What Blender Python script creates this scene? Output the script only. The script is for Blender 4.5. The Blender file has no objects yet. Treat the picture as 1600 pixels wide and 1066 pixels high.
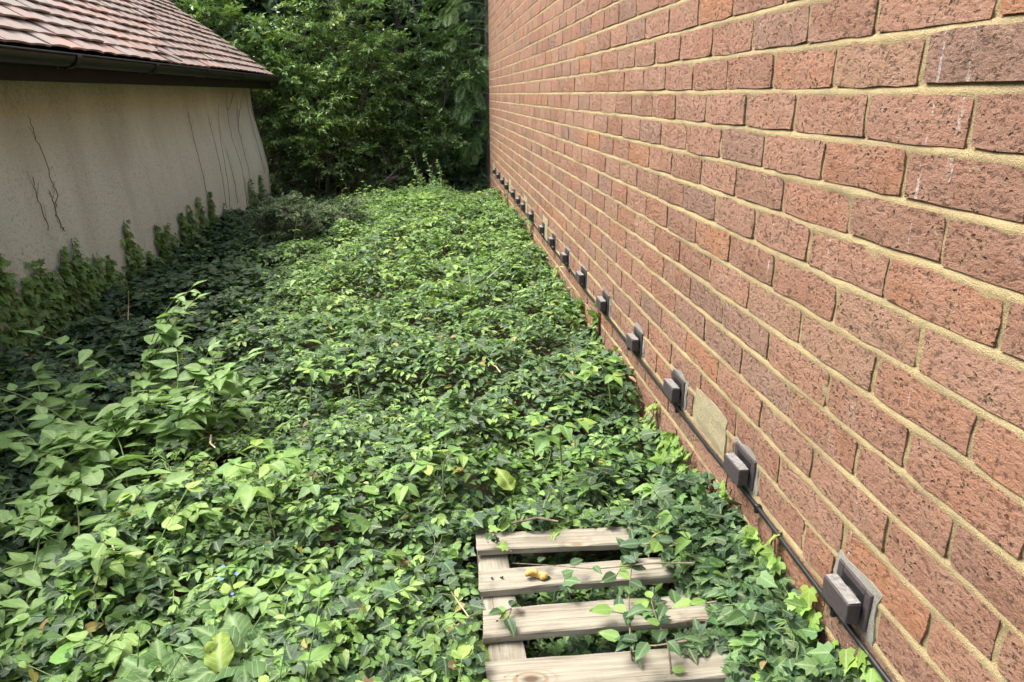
import bpy, math
import numpy as np
from mathutils import Matrix, Vector

# ---------------------------------------------------------------- camera, sky, sun, exposure
scene = bpy.context.scene
col = scene.collection
H = 1.15                                   # eye height above the soil
FPX, UVP, VVP = 1110.0, 673.0, 147.5       # focal length in px of a 1600 px frame, vanishing point of the walls
w_ = np.array([(UVP-800)/FPX, (533-VVP)/FPX, 1.0]); w_ /= np.linalg.norm(w_)
q_ = np.array([0, w_[2], -w_[1]]); q_ /= np.linalg.norm(q_)
r_ = np.cross(q_, w_); r_ = r_ if r_[0] > 0 else -r_
RW = np.array([r_, w_, q_])                # rows: world axes in camera coordinates (x right, y up, z forward)
cam_d = bpy.data.cameras.new('camera'); cam = bpy.data.objects.new('camera', cam_d); col.objects.link(cam)
cam_d.sensor_fit = 'HORIZONTAL'; cam_d.sensor_width = 36.0; cam_d.lens = FPX/1600*36.0
cam_d.clip_start = 0.02; cam_d.clip_end = 3000
cx, cy, cz = RW[:, 0], RW[:, 1], RW[:, 2]
cam.matrix_world = Matrix(((cx[0], cy[0], -cz[0], 0), (cx[1], cy[1], -cz[1], 0), (cx[2], cy[2], -cz[2], H), (0, 0, 0, 1)))
scene.camera = cam

SUN_AZ = math.radians(157)                 # direction towards the sun, measured from +X towards +Y
SUN_EL = math.radians(58)
world = bpy.data.worlds.new('World'); scene.world = world; world.use_nodes = True
nt = world.node_tree
sky = nt.nodes.new('ShaderNodeTexSky'); sky.sky_type = 'NISHITA'; sky.sun_disc = False
sky.sun_elevation = SUN_EL; sky.sun_rotation = math.pi/2 - SUN_AZ
sky.air_density = 1.0; sky.dust_density = 4.0; sky.ozone_density = 0.6
hsv = nt.nodes.new('ShaderNodeHueSaturation'); hsv.inputs['Saturation'].default_value = 0.55
bg = nt.nodes['Background']; bg.inputs['Strength'].default_value = 0.15
nt.links.new(sky.outputs[0], hsv.inputs['Color']); nt.links.new(hsv.outputs[0], bg.inputs['Color'])
sun_d = bpy.data.lights.new('sun', 'SUN'); sun = bpy.data.objects.new('sun', sun_d); col.objects.link(sun)
sun_d.energy = 1.25; sun_d.angle = math.radians(24); sun_d.color = (1.0, 0.965, 0.91)
sv = Vector((math.cos(SUN_AZ)*math.cos(SUN_EL), math.sin(SUN_AZ)*math.cos(SUN_EL), math.sin(SUN_EL)))
sun.rotation_euler = sv.to_track_quat('Z', 'Y').to_euler()
scene.view_settings.view_transform = 'Standard'; scene.view_settings.look = 'None'
scene.view_settings.gamma = 1.0; scene.view_settings.use_curve_mapping = False
scene.view_settings.exposure = 2.02
scene.cycles.use_denoising = True
scene.cycles.max_bounces = 6; scene.cycles.diffuse_bounces = 3; scene.cycles.glossy_bounces = 2
scene.cycles.transmission_bounces = 4; scene.cycles.caustics_reflective = False

# ---------------------------------------------------------------- helpers
rng = np.random.default_rng(11)
def U(a, b, n=None): return rng.uniform(a, b, n)
def ray(u, v):
    return RW @ np.array([(u-800)/FPX, (533-v)/FPX, 1.0])
def on_x(u, v, x): d = ray(u, v); t = x/d[0]; return np.array([0, 0, H]) + t*d
def on_y(u, v, y): d = ray(u, v); t = y/d[1]; return np.array([0, 0, H]) + t*d
def on_z(u, v, z): d = ray(u, v); t = (z-H)/d[2]; return np.array([0, 0, H]) + t*d
def project(p):
    c = (np.asarray(p, float) - np.array([0, 0, H])) @ RW
    z = np.where(c[..., 2] > 0.02, c[..., 2], np.nan)
    return np.stack([800+FPX*c[..., 0]/z, 533-FPX*c[..., 1]/z], -1)

def _hash(ix, iy, seed):
    h = (ix.astype(np.int64)*374761393 + iy.astype(np.int64)*668265263 + seed*974634777) & 0xffffffff
    h = ((h ^ (h >> 13))*1274126177) & 0xffffffff
    return ((h ^ (h >> 16)) & 0xffff)/65535.0
def vnoise(x, y, seed=0):
    x = np.asarray(x, float); y = np.asarray(y, float)
    ix, iy = np.floor(x), np.floor(y); fx, fy = x-ix, y-iy
    fx = fx*fx*(3-2*fx); fy = fy*fy*(3-2*fy)
    a, b = _hash(ix, iy, seed), _hash(ix+1, iy, seed); c, d = _hash(ix, iy+1, seed), _hash(ix+1, iy+1, seed)
    return (a+(b-a)*fx)*(1-fy) + (c+(d-c)*fx)*fy
def sstep(a, b, x):
    t = np.clip((np.asarray(x, float)-a)/(b-a), 0, 1); return t*t*(3-2*t)

def make_mesh(name, V, F, cols=None, luv=None, smooth=True):
    """V (n,3); F (m,3) or (m,4) index array, or a list of such arrays."""
    me = bpy.data.meshes.new(name)
    Fs = F if isinstance(F, list) else [F]
    Fs = [np.asarray(f, np.int32) for f in Fs if len(f)]
    V = np.asarray(V, np.float32)
    me.vertices.add(len(V)); me.vertices.foreach_set('co', V.ravel())
    loops = np.concatenate([f.ravel() for f in Fs]); counts = np.concatenate([np.full(len(f), f.shape[1], np.int32) for f in Fs])
    me.loops.add(len(loops)); me.loops.foreach_set('vertex_index', loops)
    me.polygons.add(len(counts)); me.polygons.foreach_set('loop_start', np.concatenate([[0], np.cumsum(counts)[:-1]]).astype(np.int32))
    me.update(calc_edges=True)
    me.polygons.foreach_set('use_smooth', np.full(len(counts), smooth) if isinstance(smooth, bool) else np.asarray(smooth, bool))
    if cols is not None:
        a = me.attributes.new('col', 'FLOAT_COLOR', 'POINT')
        c = np.ones((len(V), 4), np.float32); c[:, :3] = cols; a.data.foreach_set('color', c.ravel())
    if luv is not None:
        a = me.attributes.new('luv', 'FLOAT_VECTOR', 'POINT')
        u3 = np.zeros((len(V), 3), np.float32); u3[:, :2] = luv; a.data.foreach_set('vector', u3.ravel())
    me.validate()
    return me

class MB:
    """collects pieces of one mesh"""
    def __init__(s): s.V, s.T, s.Q, s.C, s.L, s.n = [], [], [], [], [], 0
    def add(s, V, T=None, Q=None, c=(0.5, 0.5, 0.5), luv=None):
        V = np.asarray(V, float); s.V.append(V)
        if T is not None and len(T): s.T.append(np.asarray(T, np.int64)+s.n)
        if Q is not None and len(Q): s.Q.append(np.asarray(Q, np.int64)+s.n)
        c = np.asarray(c, float); s.C.append(np.broadcast_to(c, (len(V), 3)) if c.ndim == 1 else c)
        s.L.append(np.zeros((len(V), 2)) if luv is None else luv); s.n += len(V)
    def box(s, lo, hi, c=(0.5, 0.5, 0.5), jit=0.0):
        lo, hi = np.asarray(lo, float), np.asarray(hi, float)
        V = np.array([[(lo, hi)[i][0], (lo, hi)[j][1], (lo, hi)[k][2]] for i in (0, 1) for j in (0, 1) for k in (0, 1)])
        if jit: V = V + rng.normal(0, jit, V.shape)
        s.add(V, Q=[[0, 1, 3, 2], [4, 6, 7, 5], [0, 4, 5, 1], [2, 3, 7, 6], [0, 2, 6, 4], [1, 5, 7, 3]], c=c)
    def tube(s, P, R, sides=5, c=(0.2, 0.15, 0.1), cap=True):
        P = np.asarray(P, float); n = len(P); R = np.broadcast_to(np.asarray(R, float), (n,))
        t = np.gradient(P, axis=0); t /= np.linalg.norm(t, axis=1, keepdims=True)+1e-9
        up = np.where(np.abs(t[:, 2:3]) > 0.9, np.array([[1.0, 0, 0]]), np.array([[0, 0, 1.0]]))
        up = np.broadcast_to(up[n//2], t.shape)
        a = np.cross(t, up); a /= np.linalg.norm(a, axis=1, keepdims=True)+1e-9; b = np.cross(t, a)
        th = np.arange(sides)*2*math.pi/sides
        V = P[:, None]+R[:, None, None]*(a[:, None]*np.cos(th)[None, :, None]+b[:, None]*np.sin(th)[None, :, None])
        i = np.arange(n-1)[:, None]*sides; j = np.arange(sides)[None]; k = (j+1) % sides
        Q = np.stack([i+j, i+k, i+sides+k, i+sides+j], -1).reshape(-1, 4)
        V = V.reshape(-1, 3); T = []
        if cap:
            V = np.vstack([V, P[:1], P[-1:]]); m = n*sides
            for q in range(sides):
                T.append([m, q, (q+1) % sides]); T.append([m+1, (n-1)*sides+(q+1) % sides, (n-1)*sides+q])
        s.add(V, T=T, Q=Q, c=c)
    def leaves(s, tpl, pos, d, nrm, size, cols, width=None):
        if len(pos) == 0: return
        pos = np.asarray(pos, float); N = len(pos)
        d = d/(np.linalg.norm(d, axis=1, keepdims=True)+1e-9)
        x = np.cross(d, nrm); x /= np.linalg.norm(x, axis=1, keepdims=True)+1e-9
        z = np.cross(x, d); size = np.broadcast_to(np.asarray(size, float), (N,))
        wd = np.ones(N) if width is None else width
        TV, TT, TL = tpl
        V = pos[:, None] + size[:, None, None]*(TV[None, :, 0:1]*(x*wd[:, None])[:, None]+TV[None, :, 1:2]*d[:, None]+TV[None, :, 2:3]*z[:, None])
        k = len(TV); T = (TT[None]+np.arange(N)[:, None, None]*k).reshape(-1, 3)
        s.add(V.reshape(-1, 3), T=T, c=np.repeat(np.asarray(cols, float), k, axis=0), luv=np.tile(TL, (N, 1)))
    def mesh(s, name, smooth=True):
        F = []
        if s.T: F.append(np.concatenate(s.T))
        if s.Q: F.append(np.concatenate(s.Q))
        return make_mesh(name, np.concatenate(s.V), F, np.concatenate(s.C), np.concatenate(s.L), smooth)
    def build(s, name, mat, parent=None, smooth=True):
        return link(name, s.mesh(name, smooth), mat, parent)

def link(name, me, mat, parent=None):
    if mat is not None and not me.materials: me.materials.append(mat)
    o = bpy.data.objects.new(name, me); col.objects.link(o)
    if parent is not None: o.parent = parent
    return o
def tag(o, label=None, cat=None, group=None, kind=None):
    if label: o['label'] = label
    if cat: o['category'] = cat
    if group: o['group'] = group
    if kind: o['kind'] = kind
    return o
def empty(name, loc, label, cat, group=None):
    o = bpy.data.objects.new(name, None); col.objects.link(o); o.location = loc; o.empty_display_size = 0.05
    return tag(o, label, cat, group)
def local(P, root): return np.asarray(P, float)-np.array(root.location)

# ---------------------------------------------------------------- materials
def new_mat(name):
    m = bpy.data.materials.new(name); m.use_nodes = True
    return m, m.node_tree, m.node_tree.nodes['Principled BSDF']
class N:
    """small node-building helper"""
    def __init__(s, t): s.t = t
    def node(s, typ, **kw):
        n = s.t.nodes.new(typ)
        for k, v in kw.items(): setattr(n, k, v)
        return n
    def put(s, sock, v):
        if hasattr(v, 'is_output'): s.t.links.new(v, sock)
        else: sock.default_value = v
    def math(s, op, a, b=0.5, clamp=False):
        n = s.node('ShaderNodeMath', operation=op, use_clamp=clamp); s.put(n.inputs[0], a); s.put(n.inputs[1], b); return n.outputs[0]
    def mix(s, f, a, b, blend='MIX'):
        n = s.node('ShaderNodeMix', data_type='RGBA', blend_type=blend); s.put(n.inputs[0], f)
        for q, v in ((6, a), (7, b)): s.put(n.inputs[q], (*v, 1.0) if isinstance(v, tuple) and len(v) == 3 else v)
        return n.outputs[2]
    def noise(s, vec, scale, detail=4, rough=0.55, out=0):
        n = s.node('ShaderNodeTexNoise'); s.put(n.inputs['Vector'], vec); n.inputs['Scale'].default_value = scale
        n.inputs['Detail'].default_value = detail; n.inputs['Roughness'].default_value = rough; return n.outputs[out]
    def voronoi(s, vec, scale, feature='F1'):
        n = s.node('ShaderNodeTexVoronoi', feature=feature); s.put(n.inputs['Vector'], vec); n.inputs['Scale'].default_value = scale; return n.outputs['Distance']
    def ramp(s, f, a, b):
        n = s.node('ShaderNodeMapRange', clamp=True); s.put(n.inputs[0], f); n.inputs[1].default_value = a; n.inputs[2].default_value = b; return n.outputs[0]
    def pos(s): return s.node('ShaderNodeNewGeometry').outputs['Position']
    def scale(s, vec, sc):
        n = s.node('ShaderNodeMapping'); s.put(n.inputs[0], vec); n.inputs['Scale'].default_value = sc; return n.outputs[0]
    def attr(s, name, out='Color'): return s.node('ShaderNodeAttribute', attribute_name=name).outputs[out]
    def bump(s, h, strength, dist, normal=None):
        n = s.node('ShaderNodeBump'); s.put(n.inputs['Height'], h); n.inputs['Strength'].default_value = strength; n.inputs['Distance'].default_value = dist
        if normal is not None: s.put(n.inputs['Normal'], normal)
        return n.outputs[0]

def leaf_material(name, rough=0.42, trans=0.3, vein=0.5, spec=0.5, veins=7.0):
    m, t, b = new_mat(name); n = N(t)
    c = n.attr('col'); sep = n.node('ShaderNodeSeparateXYZ'); n.put(sep.inputs[0], n.attr('luv', 'Vector'))
    au = n.math('ABSOLUTE', sep.outputs[0]); v = sep.outputs[1]
    rib = n.math('SUBTRACT', 1.0, n.ramp(au, 0.0, 0.07), True)
    side = n.math('SINE', n.math('MULTIPLY', n.math('SUBTRACT', v, n.math('MULTIPLY', au, 0.8)), veins*6.283))
    side = n.ramp(side, 0.80, 1.0)
    vn = n.math('MULTIPLY', n.math('MAXIMUM', rib, n.math('MULTIPLY', side, 0.55)), vein)
    var = n.noise(n.pos(), 38.0, 3)
    c1 = n.mix(n.ramp(var, 0.35, 0.7), c, n.mix(1.0, c, (0.72, 0.76, 0.66), 'MULTIPLY'))
    c2 = n.mix(vn, c1, n.mix(0.6, c1, (0.42, 0.52, 0.26)))
    n.put(b.inputs['Base Color'], c2); b.inputs['Roughness'].default_value = rough
    b.inputs['Specular IOR Level'].default_value = spec
    h = n.math('SUBTRACT', n.math('MULTIPLY', var, 0.4), n.math('MAXIMUM', rib, side))
    bp = n.bump(h, 0.35, 0.002); n.put(b.inputs['Normal'], bp)
    tr = n.node('ShaderNodeBsdfTranslucent'); n.put(tr.inputs[0], n.mix(1.0, c2, (1.25, 1.35, 0.6), 'MULTIPLY'))
    mx = n.node('ShaderNodeMixShader'); mx.inputs[0].default_value = trans
    t.links.new(b.outputs[0], mx.inputs[1]); t.links.new(tr.outputs[0], mx.inputs[2])
    t.links.new(mx.outputs[0], t.nodes['Material Output'].inputs[0])
    return m
M = {}
M['ivy'] = leaf_material('ivy_leaf', 0.55, 0.22, 0.55, 0.3, 4.0)
M['leaf'] = leaf_material('soft_leaf', 0.50, 0.33, 0.40, 0.4, 7.0)
M['bigleaf'] = leaf_material('ribbed_leaf', 0.62, 0.25, 0.85, 0.2, 9.0)
M['tree'] = leaf_material('tree_leaf', 0.40, 0.28, 0.25, 0.45, 5.0)

def bark_material(name, a, b_):
    m, t, b = new_mat(name); n = N(t); p = n.pos()
    f = n.noise(n.scale(p, (60, 60, 14)), 1.0, 4)
    n.put(b.inputs['Base Color'], n.mix(n.ramp(f, 0.35, 0.7), a, b_)); b.inputs['Roughness'].default_value = 0.85
    n.put(b.inputs['Normal'], n.bump(f, 0.6, 0.004)); return m
M['bark'] = bark_material('grey_bark', (0.10, 0.085, 0.065), (0.20, 0.175, 0.14))
M['stem'] = bark_material('green_stem', (0.12, 0.19, 0.06), (0.17, 0.20, 0.08))
M['straw'] = bark_material('dry_straw', (0.40, 0.30, 0.16), (0.55, 0.45, 0.28))
M['vine'] = bark_material('dead_vine', (0.12, 0.085, 0.06), (0.22, 0.165, 0.12))

def brick_material():
    m, t, b = new_mat('rustic_brick'); n = N(t); p = n.pos(); c = n.attr('col')
    drag = n.noise(n.scale(p, (110, 80, 125)), 1.0, 6, 0.68)          # dragged wire texture
    fine = n.noise(p, 420.0, 3, 0.6); big = n.noise(p, 9.0, 4, 0.6); mid = n.noise(p, 34.0, 4, 0.6)
    pits = n.voronoi(n.mix(0.02, p, n.noise(p, 60.0, 3, out=1)), 95.0)
    pit = n.math('MULTIPLY', n.math('SUBTRACT', 1.0, n.ramp(pits, 0.14, 0.34)), n.ramp(mid, 0.48, 0.60))
    pit2 = n.math('SUBTRACT', 1.0, n.ramp(drag, 0.33, 0.43))
    c1 = n.mix(n.ramp(big, 0.35, 0.72), c, n.mix(0.55, c, (0.30, 0.185, 0.14)))
    c1 = n.mix(n.math('MULTIPLY', n.ramp(fine, 0.45, 0.7), 0.6), c1, (0.345, 0.215, 0.135))
    c1 = n.mix(n.math('MULTIPLY', n.ramp(mid, 0.55, 0.72), 0.5), c1, (0.32, 0.215, 0.13))
    c1 = n.mix(n.math('MULTIPLY', n.math('MAXIMUM', pit, n.math('MULTIPLY', pit2, 0.6)), 0.62), c1, (0.06, 0.038, 0.03))
    # lime runs: thin broken pale streaks down the face
    st = n.noise(n.scale(p, (1, 62, 2.2)), 1.0, 2, 0.5); br = n.noise(n.scale(p, (1, 140, 60)), 1.0, 3, 0.6)
    st = n.math('MULTIPLY', n.ramp(st, 0.672, 0.70), n.ramp(br, 0.50, 0.62))
    c1 = n.mix(n.math('MULTIPLY', st, 0.5), c1, (0.52, 0.48, 0.44))
    sm = n.math('MULTIPLY', n.ramp(n.noise(p, 5.0, 5, 0.7), 0.60, 0.72), n.ramp(fine, 0.4, 0.6))
    c1 = n.mix(n.math('MULTIPLY', sm, 0.35), c1, (0.50, 0.42, 0.34))
    n.put(b.inputs['Base Color'], c1); b.inputs['Roughness'].default_value = 0.92; b.inputs['Specular IOR Level'].default_value = 0.2
    h = n.math('ADD', n.math('MULTIPLY', drag, 1.0), n.math('MULTIPLY', fine, 0.25))
    h = n.math('SUBTRACT', h, n.math('MULTIPLY', n.math('MAXIMUM', pit, pit2), 0.9))
    n.put(b.inputs['Normal'], n.bump(n.math('ADD', h, n.math('MULTIPLY', mid, 0.8)), 1.0, 0.009)); return m
M['brick'] = brick_material()
def mortar_material(name, a, b_, dark):
    m, t, b = new_mat(name); n = N(t); p = n.pos()
    g = n.noise(p, 500.0, 3, 0.6); big = n.noise(p, 6.0, 5, 0.65); mid = n.noise(p, 60.0, 4)
    c = n.mix(n.ramp(g, 0.35, 0.7), a, b_); c = n.mix(n.math('MULTIPLY', n.ramp(n.noise(p, 210.0, 3, 0.7), 0.56, 0.68), 0.5), c, dark); c = n.mix(n.math('MULTIPLY', n.ramp(big, 0.42, 0.68), 0.6), c, dark)
    n.put(b.inputs['Base Color'], n.mix(n.math('MULTIPLY', n.ramp(mid, 0.55, 0.75), 0.35), c, dark)); b.inputs['Roughness'].default_value = 0.95
    b.inputs['Specular IOR Level'].default_value = 0.15
    n.put(b.inputs['Normal'], n.bump(n.math('ADD', g, mid), 0.9, 0.005)); return m
M['mortar'] = mortar_material('yellow_mortar', (0.335, 0.26, 0.13), (0.425, 0.34, 0.185), (0.18, 0.145, 0.09))
M['cement'] = mortar_material('grey_cement', (0.26, 0.25, 0.21), (0.34, 0.325, 0.275), (0.17, 0.165, 0.135))
M['patch'] = mortar_material('pale_cement', (0.33, 0.285, 0.17), (0.38, 0.335, 0.21), (0.27, 0.235, 0.15))
def plain(name, a, b_, sc, rough, bump=0.3, spec=0.4, bd=0.002):
    m, t, b = new_mat(name); n = N(t); p = n.pos(); f = n.noise(p, sc, 5, 0.6)
    n.put(b.inputs['Base Color'], n.mix(n.ramp(f, 0.35, 0.7), a, b_)); b.inputs['Roughness'].default_value = rough
    b.inputs['Specular IOR Level'].default_value = spec
    n.put(b.inputs['Normal'], n.bump(f, bump, bd)); return m
M['vent'] = plain('brown_ceramic', (0.036, 0.029, 0.030), (0.058, 0.047, 0.047), 160, 0.62, 0.5)
M['ventdust'] = plain('dusty_ceramic', (0.13, 0.12, 0.11), (0.25, 0.235, 0.215), 120, 0.9, 0.6)
M['black'] = plain('black_plastic', (0.012, 0.012, 0.013), (0.022, 0.022, 0.023), 40, 0.33, 0.1)
M['gutter'] = plain('black_gutter', (0.007, 0.007, 0.008), (0.014, 0.014, 0.015), 12, 0.45, 0.1, 0.35)
M['fascia'] = plain('black_paint', (0.006, 0.006, 0.007), (0.012, 0.012, 0.012), 14, 0.7, 0.2, 0.2)
M['dark'] = plain('inner_masonry', (0.16, 0.11, 0.08), (0.2, 0.14, 0.1), 8, 0.95)
M['soil'] = plain('leaf_litter_soil', (0.030, 0.022, 0.014), (0.085, 0.060, 0.036), 26, 0.95, 1.0, 0.2, 0.02)
M['scrap'] = plain('tan_crust', (0.42, 0.22, 0.05), (0.66, 0.48, 0.17), 60, 0.7, 0.7, 0.3, 0.004)
M['flower'] = plain('blue_petal', (0.10, 0.16, 0.62), (0.16, 0.22, 0.7), 60, 0.6)

def render_wall_material():
    m, t, b = new_mat('roughcast_render'); n = N(t); p = n.pos()
    g = n.noise(p, 62.0, 6, 0.75); grain = n.noise(p, 420.0, 2); big = n.noise(n.scale(p, (1, 1.3, 0.55)), 1.6, 5, 0.6)
    drip = n.noise(n.scale(p, (1, 5.5, 0.5)), 1.0, 4, 0.55)
    sep = n.node('ShaderNodeSeparateXYZ'); n.put(sep.inputs[0], p)
    c = n.mix(n.ramp(big, 0.35, 0.7), (0.71, 0.75, 0.655), (0.62, 0.65, 0.565))
    c = n.mix(n.math('MULTIPLY', n.ramp(drip, 0.5, 0.75), 0.4), c, (0.45, 0.43, 0.37))
    # algae under the eaves, broken by noise
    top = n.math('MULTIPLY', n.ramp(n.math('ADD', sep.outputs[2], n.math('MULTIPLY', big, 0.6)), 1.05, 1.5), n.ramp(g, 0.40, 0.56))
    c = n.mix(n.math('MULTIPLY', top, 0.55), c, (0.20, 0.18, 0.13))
    c = n.mix(n.math('MULTIPLY', n.math('SUBTRACT', 1.0, n.ramp(g, 0.385, 0.46)), 0.5), c, (0.28, 0.27, 0.22))  # darker colour in the grain hollows paints in relief shading
    n.put(b.inputs['Base Color'], c); b.inputs['Roughness'].default_value = 0.95; b.inputs['Specular IOR Level'].default_value = 0.15
    n.put(b.inputs['Normal'], n.bump(n.math('ADD', n.math('MULTIPLY', g, 1.0), n.math('MULTIPLY', grain, 0.4)), 1.0, 0.014)); return m
M['render'] = render_wall_material()
def tile_material():
    m, t, b = new_mat('clay_tile'); n = N(t); p = n.pos(); c = n.attr('col')
    f = n.noise(p, 30.0, 5, 0.6); g = n.noise(p, 220.0, 3); big = n.noise(p, 3.0, 4)
    c1 = n.mix(n.math('MULTIPLY', n.ramp(f, 0.5, 0.75), 0.45), c, (0.27, 0.25, 0.17))
    c1 = n.mix(n.math('MULTIPLY', n.ramp(big, 0.5, 0.7), 0.4), c1, (0.25, 0.225, 0.175))
    n.put(b.inputs['Base Color'], c1); b.inputs['Roughness'].default_value = 0.6; b.inputs['Specular IOR Level'].default_value = 0.45
    n.put(b.inputs['Normal'], n.bump(n.math('ADD', f, g), 0.3, 0.003)); return m
M['tile'] = tile_material()
def wood_material():
    m, t, b = new_mat('weathered_wood'); n = N(t)
    tc = n.node('ShaderNodeTexCoord'); oi = n.node('ShaderNodeObjectInfo')
    off = n.node('ShaderNodeVectorMath', operation='ADD'); n.put(off.inputs[0], tc.outputs['Object'])
    sc = n.node('ShaderNodeVectorMath', operation='SCALE'); n.put(sc.inputs[0], (7.3, 3.1, 5.7)); n.put(sc.inputs['Scale'], oi.outputs['Random'])
    n.put(off.inputs[1], sc.outputs[0]); p = off.outputs[0]
    wob = n.noise(p, 5.0, 3)
    kn = n.voronoi(n.scale(p, (4.2, 8.0, 8.0)), 1.0)
    grain = n.noise(n.scale(p, (5, 130, 90)), 1.0, 5, 0.65)
    ringc = n.math('SINE', n.math('MULTIPLY', n.math('ADD', kn, n.math('MULTIPLY', wob, 0.15)), 75.0))
    knot = n.math('SUBTRACT', 1.0, n.ramp(kn, 0.045, 0.095))
    halo = n.math('SUBTRACT', 1.0, n.ramp(kn, 0.10, 0.24))
    c = n.mix(n.ramp(grain, 0.3, 0.7), (0.15, 0.13, 0.095), (0.32, 0.295, 0.23))
    c = n.mix(n.math('MULTIPLY', n.ramp(n.noise(p, 9.0, 4), 0.48, 0.7), 0.5), c, (0.25, 0.235, 0.18))
    c = n.mix(n.math('MULTIPLY', n.ramp(n.noise(p, 22.0, 5, 0.7), 0.55, 0.7), 0.55), c, (0.12, 0.115, 0.085))
    c = n.mix(n.math('MULTIPLY', halo, n.ramp(ringc, -0.2, 0.9)), c, (0.19, 0.13, 0.07))
    c = n.mix(n.math('MULTIPLY', knot, 0.85), c, (0.07, 0.048, 0.03))
    crack = n.noise(n.scale(p, (2.2, 160, 60)), 1.0, 3, 0.6)
    c = n.mix(n.math('MULTIPLY', n.math('SUBTRACT', 1.0, n.ramp(crack, 0.29, 0.36)), 0.8), c, (0.09, 0.07, 0.05))
    n.put(b.inputs['Base Color'], c); b.inputs['Roughness'].default_value = 0.8; b.inputs['Specular IOR Level'].default_value = 0.25
    n.put(b.inputs['Normal'], n.bump(n.math('ADD', grain, n.ramp(crack, 0.29, 0.36)), 0.6, 0.002)); return m
M['wood'] = wood_material()

# ---------------------------------------------------------------- ground
def soil_h(x, y):
    x = np.asarray(x, float); y = np.asarray(y, float)
    return 0.0 - 0.16*sstep(6.8, 9.5, y) + 0.03*(vnoise(x*2.2, y*2.2, 3)-0.5)
def ground_mesh():
    xs = np.concatenate([[-900, -60, -12], np.arange(-5, 3.01, 0.1), [12, 60, 900]])
    ys = np.concatenate([[-900, -60, -8], np.arange(-2, 13.01, 0.1), [30, 90, 900]])
    X, Y = np.meshgrid(xs, ys); Z = soil_h(X, Y)+0.02*(vnoise(X*9, Y*9, 5)-0.5)
    n, m_ = len(ys), len(xs); i = np.arange(n-1)[:, None]*m_; j = np.arange(m_-1)[None]
    Q = np.stack([i+j, i+j+1, i+m_+j+1, i+m_+j], -1).reshape(-1, 4)
    return make_mesh('ground', np.stack([X, Y, Z], -1).reshape(-1, 3), Q)
tag(link('ground', ground_mesh(), M['soil']), 'dark soil with leaf litter under the ivy', kind='structure')

# ---------------------------------------------------------------- brick wall
WX = 0.66                                    # plane of the brick faces
COURSE, BRICK = 0.0748, 0.225
ZL = 1.156                                   # height of one bed joint centre; courses count up and down from it
Y0, Y1 = -0.9, 8.52
K0, K1 = -18, 24                             # course k spans ZL+k*COURSE .. ZL+(k+1)*COURSE
VENT_K = -11
vent_px = [(1310, 915), (1145, 720), (1045, 600), (985, 520), (936, 468), (903, 428), (878, 395), (858, 372), (842.7, 347), (826, 330),
           (814, 316), (806.7, 304), (798.5, 296), (789, 284), (782.5, 276), (776, 269), (770, 261)]
vent_y = [on_x(u, v, WX-0.03)[1] for u, v in vent_px]
patch_px = [(1110, 640), (852, 347), (821, 308), (797, 284), (772, 256)]
patch_y = [on_x(u, v, WX)[1] for u, v in patch_px]

wall = empty('brick_wall', (WX, 4.0, 0), 'tall red rustic brick wall with yellow mortar running along the ivy bed', 'wall')
palette = np.array([(0.37, 0.165, 0.115), (0.40, 0.19, 0.135), (0.34, 0.15, 0.105), (0.42, 0.215, 0.155), (0.31, 0.155, 0.12), (0.38, 0.20, 0.15),
                    (0.43, 0.235, 0.175), (0.36, 0.185, 0.14), (0.27, 0.165, 0.145), (0.41, 0.18, 0.115), (0.45, 0.27, 0.19), (0.33, 0.16, 0.12),
                    (0.24, 0.155, 0.14), (0.47, 0.19, 0.095), (0.39, 0.215, 0.165), (0.35, 0.155, 0.11)])
def brick_shape(c, L=BRICK-0.010, Hh=COURSE-0.0105):
    ny, nz = 6, 3
    ys = np.linspace(-L/2, L/2, ny); zs = np.linspace(-Hh/2, Hh/2, nz)
    Yg, Zg = np.meshgrid(ys, zs)
    edge = (np.abs(Yg) > L/2-1e-6) | (np.abs(Zg) > Hh/2-1e-6)
    Xg = np.where(edge, 0.0009, -0.0003)+rng.normal(0, 0.0006, Yg.shape)
    corner = (np.abs(Yg) > L/2-1e-6) & (np.abs(Zg) > Hh/2-1e-6)
    Yj = Yg+rng.normal(0, 0.0017, Yg.shape)-np.where(corner, np.sign(Yg)*0.002, 0)
    Zj = Zg+np.where(edge, rng.normal(0, 0.0011, Yg.shape), 0)-np.where(corner, np.sign(Zg)*0.002, 0)
    V = np.stack([Xg, Yj, Zj], -1).reshape(-1, 3)
    i = np.arange(nz-1)[:, None]*ny; j = np.arange(ny-1)[None]
    Q = np.stack([i+j, i+ny+j, i+ny+j+1, i+j+1], -1).reshape(-1, 4)
    ring = list(range(ny)) + [ny*k+ny-1 for k in range(1, nz)] + [ny*(nz-1)+k for k in range(ny-2, -1, -1)] + [ny*k for k in range(nz-2, 0, -1)]
    back = V[ring].copy(); back[:, 0] = 0.012; b0 = len(V)
    m = len(ring)
    Qs = np.array([[ring[k], ring[(k+1) % m], b0+(k+1) % m, b0+k] for k in range(m)])
    return np.vstack([V, back]), np.vstack([Q, Qs])
variants = []
for k in range(28):
    V, Q = brick_shape(None); c = (palette[k % len(palette)]*np.array([0.52, 0.53, 0.49])+np.array([0.086, 0.044, 0.025]))*U(0.88, 1.08)
    variants.append((V, Q, c, None))
bricks = []                                  # (y centre, z centre, length factor)
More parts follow.
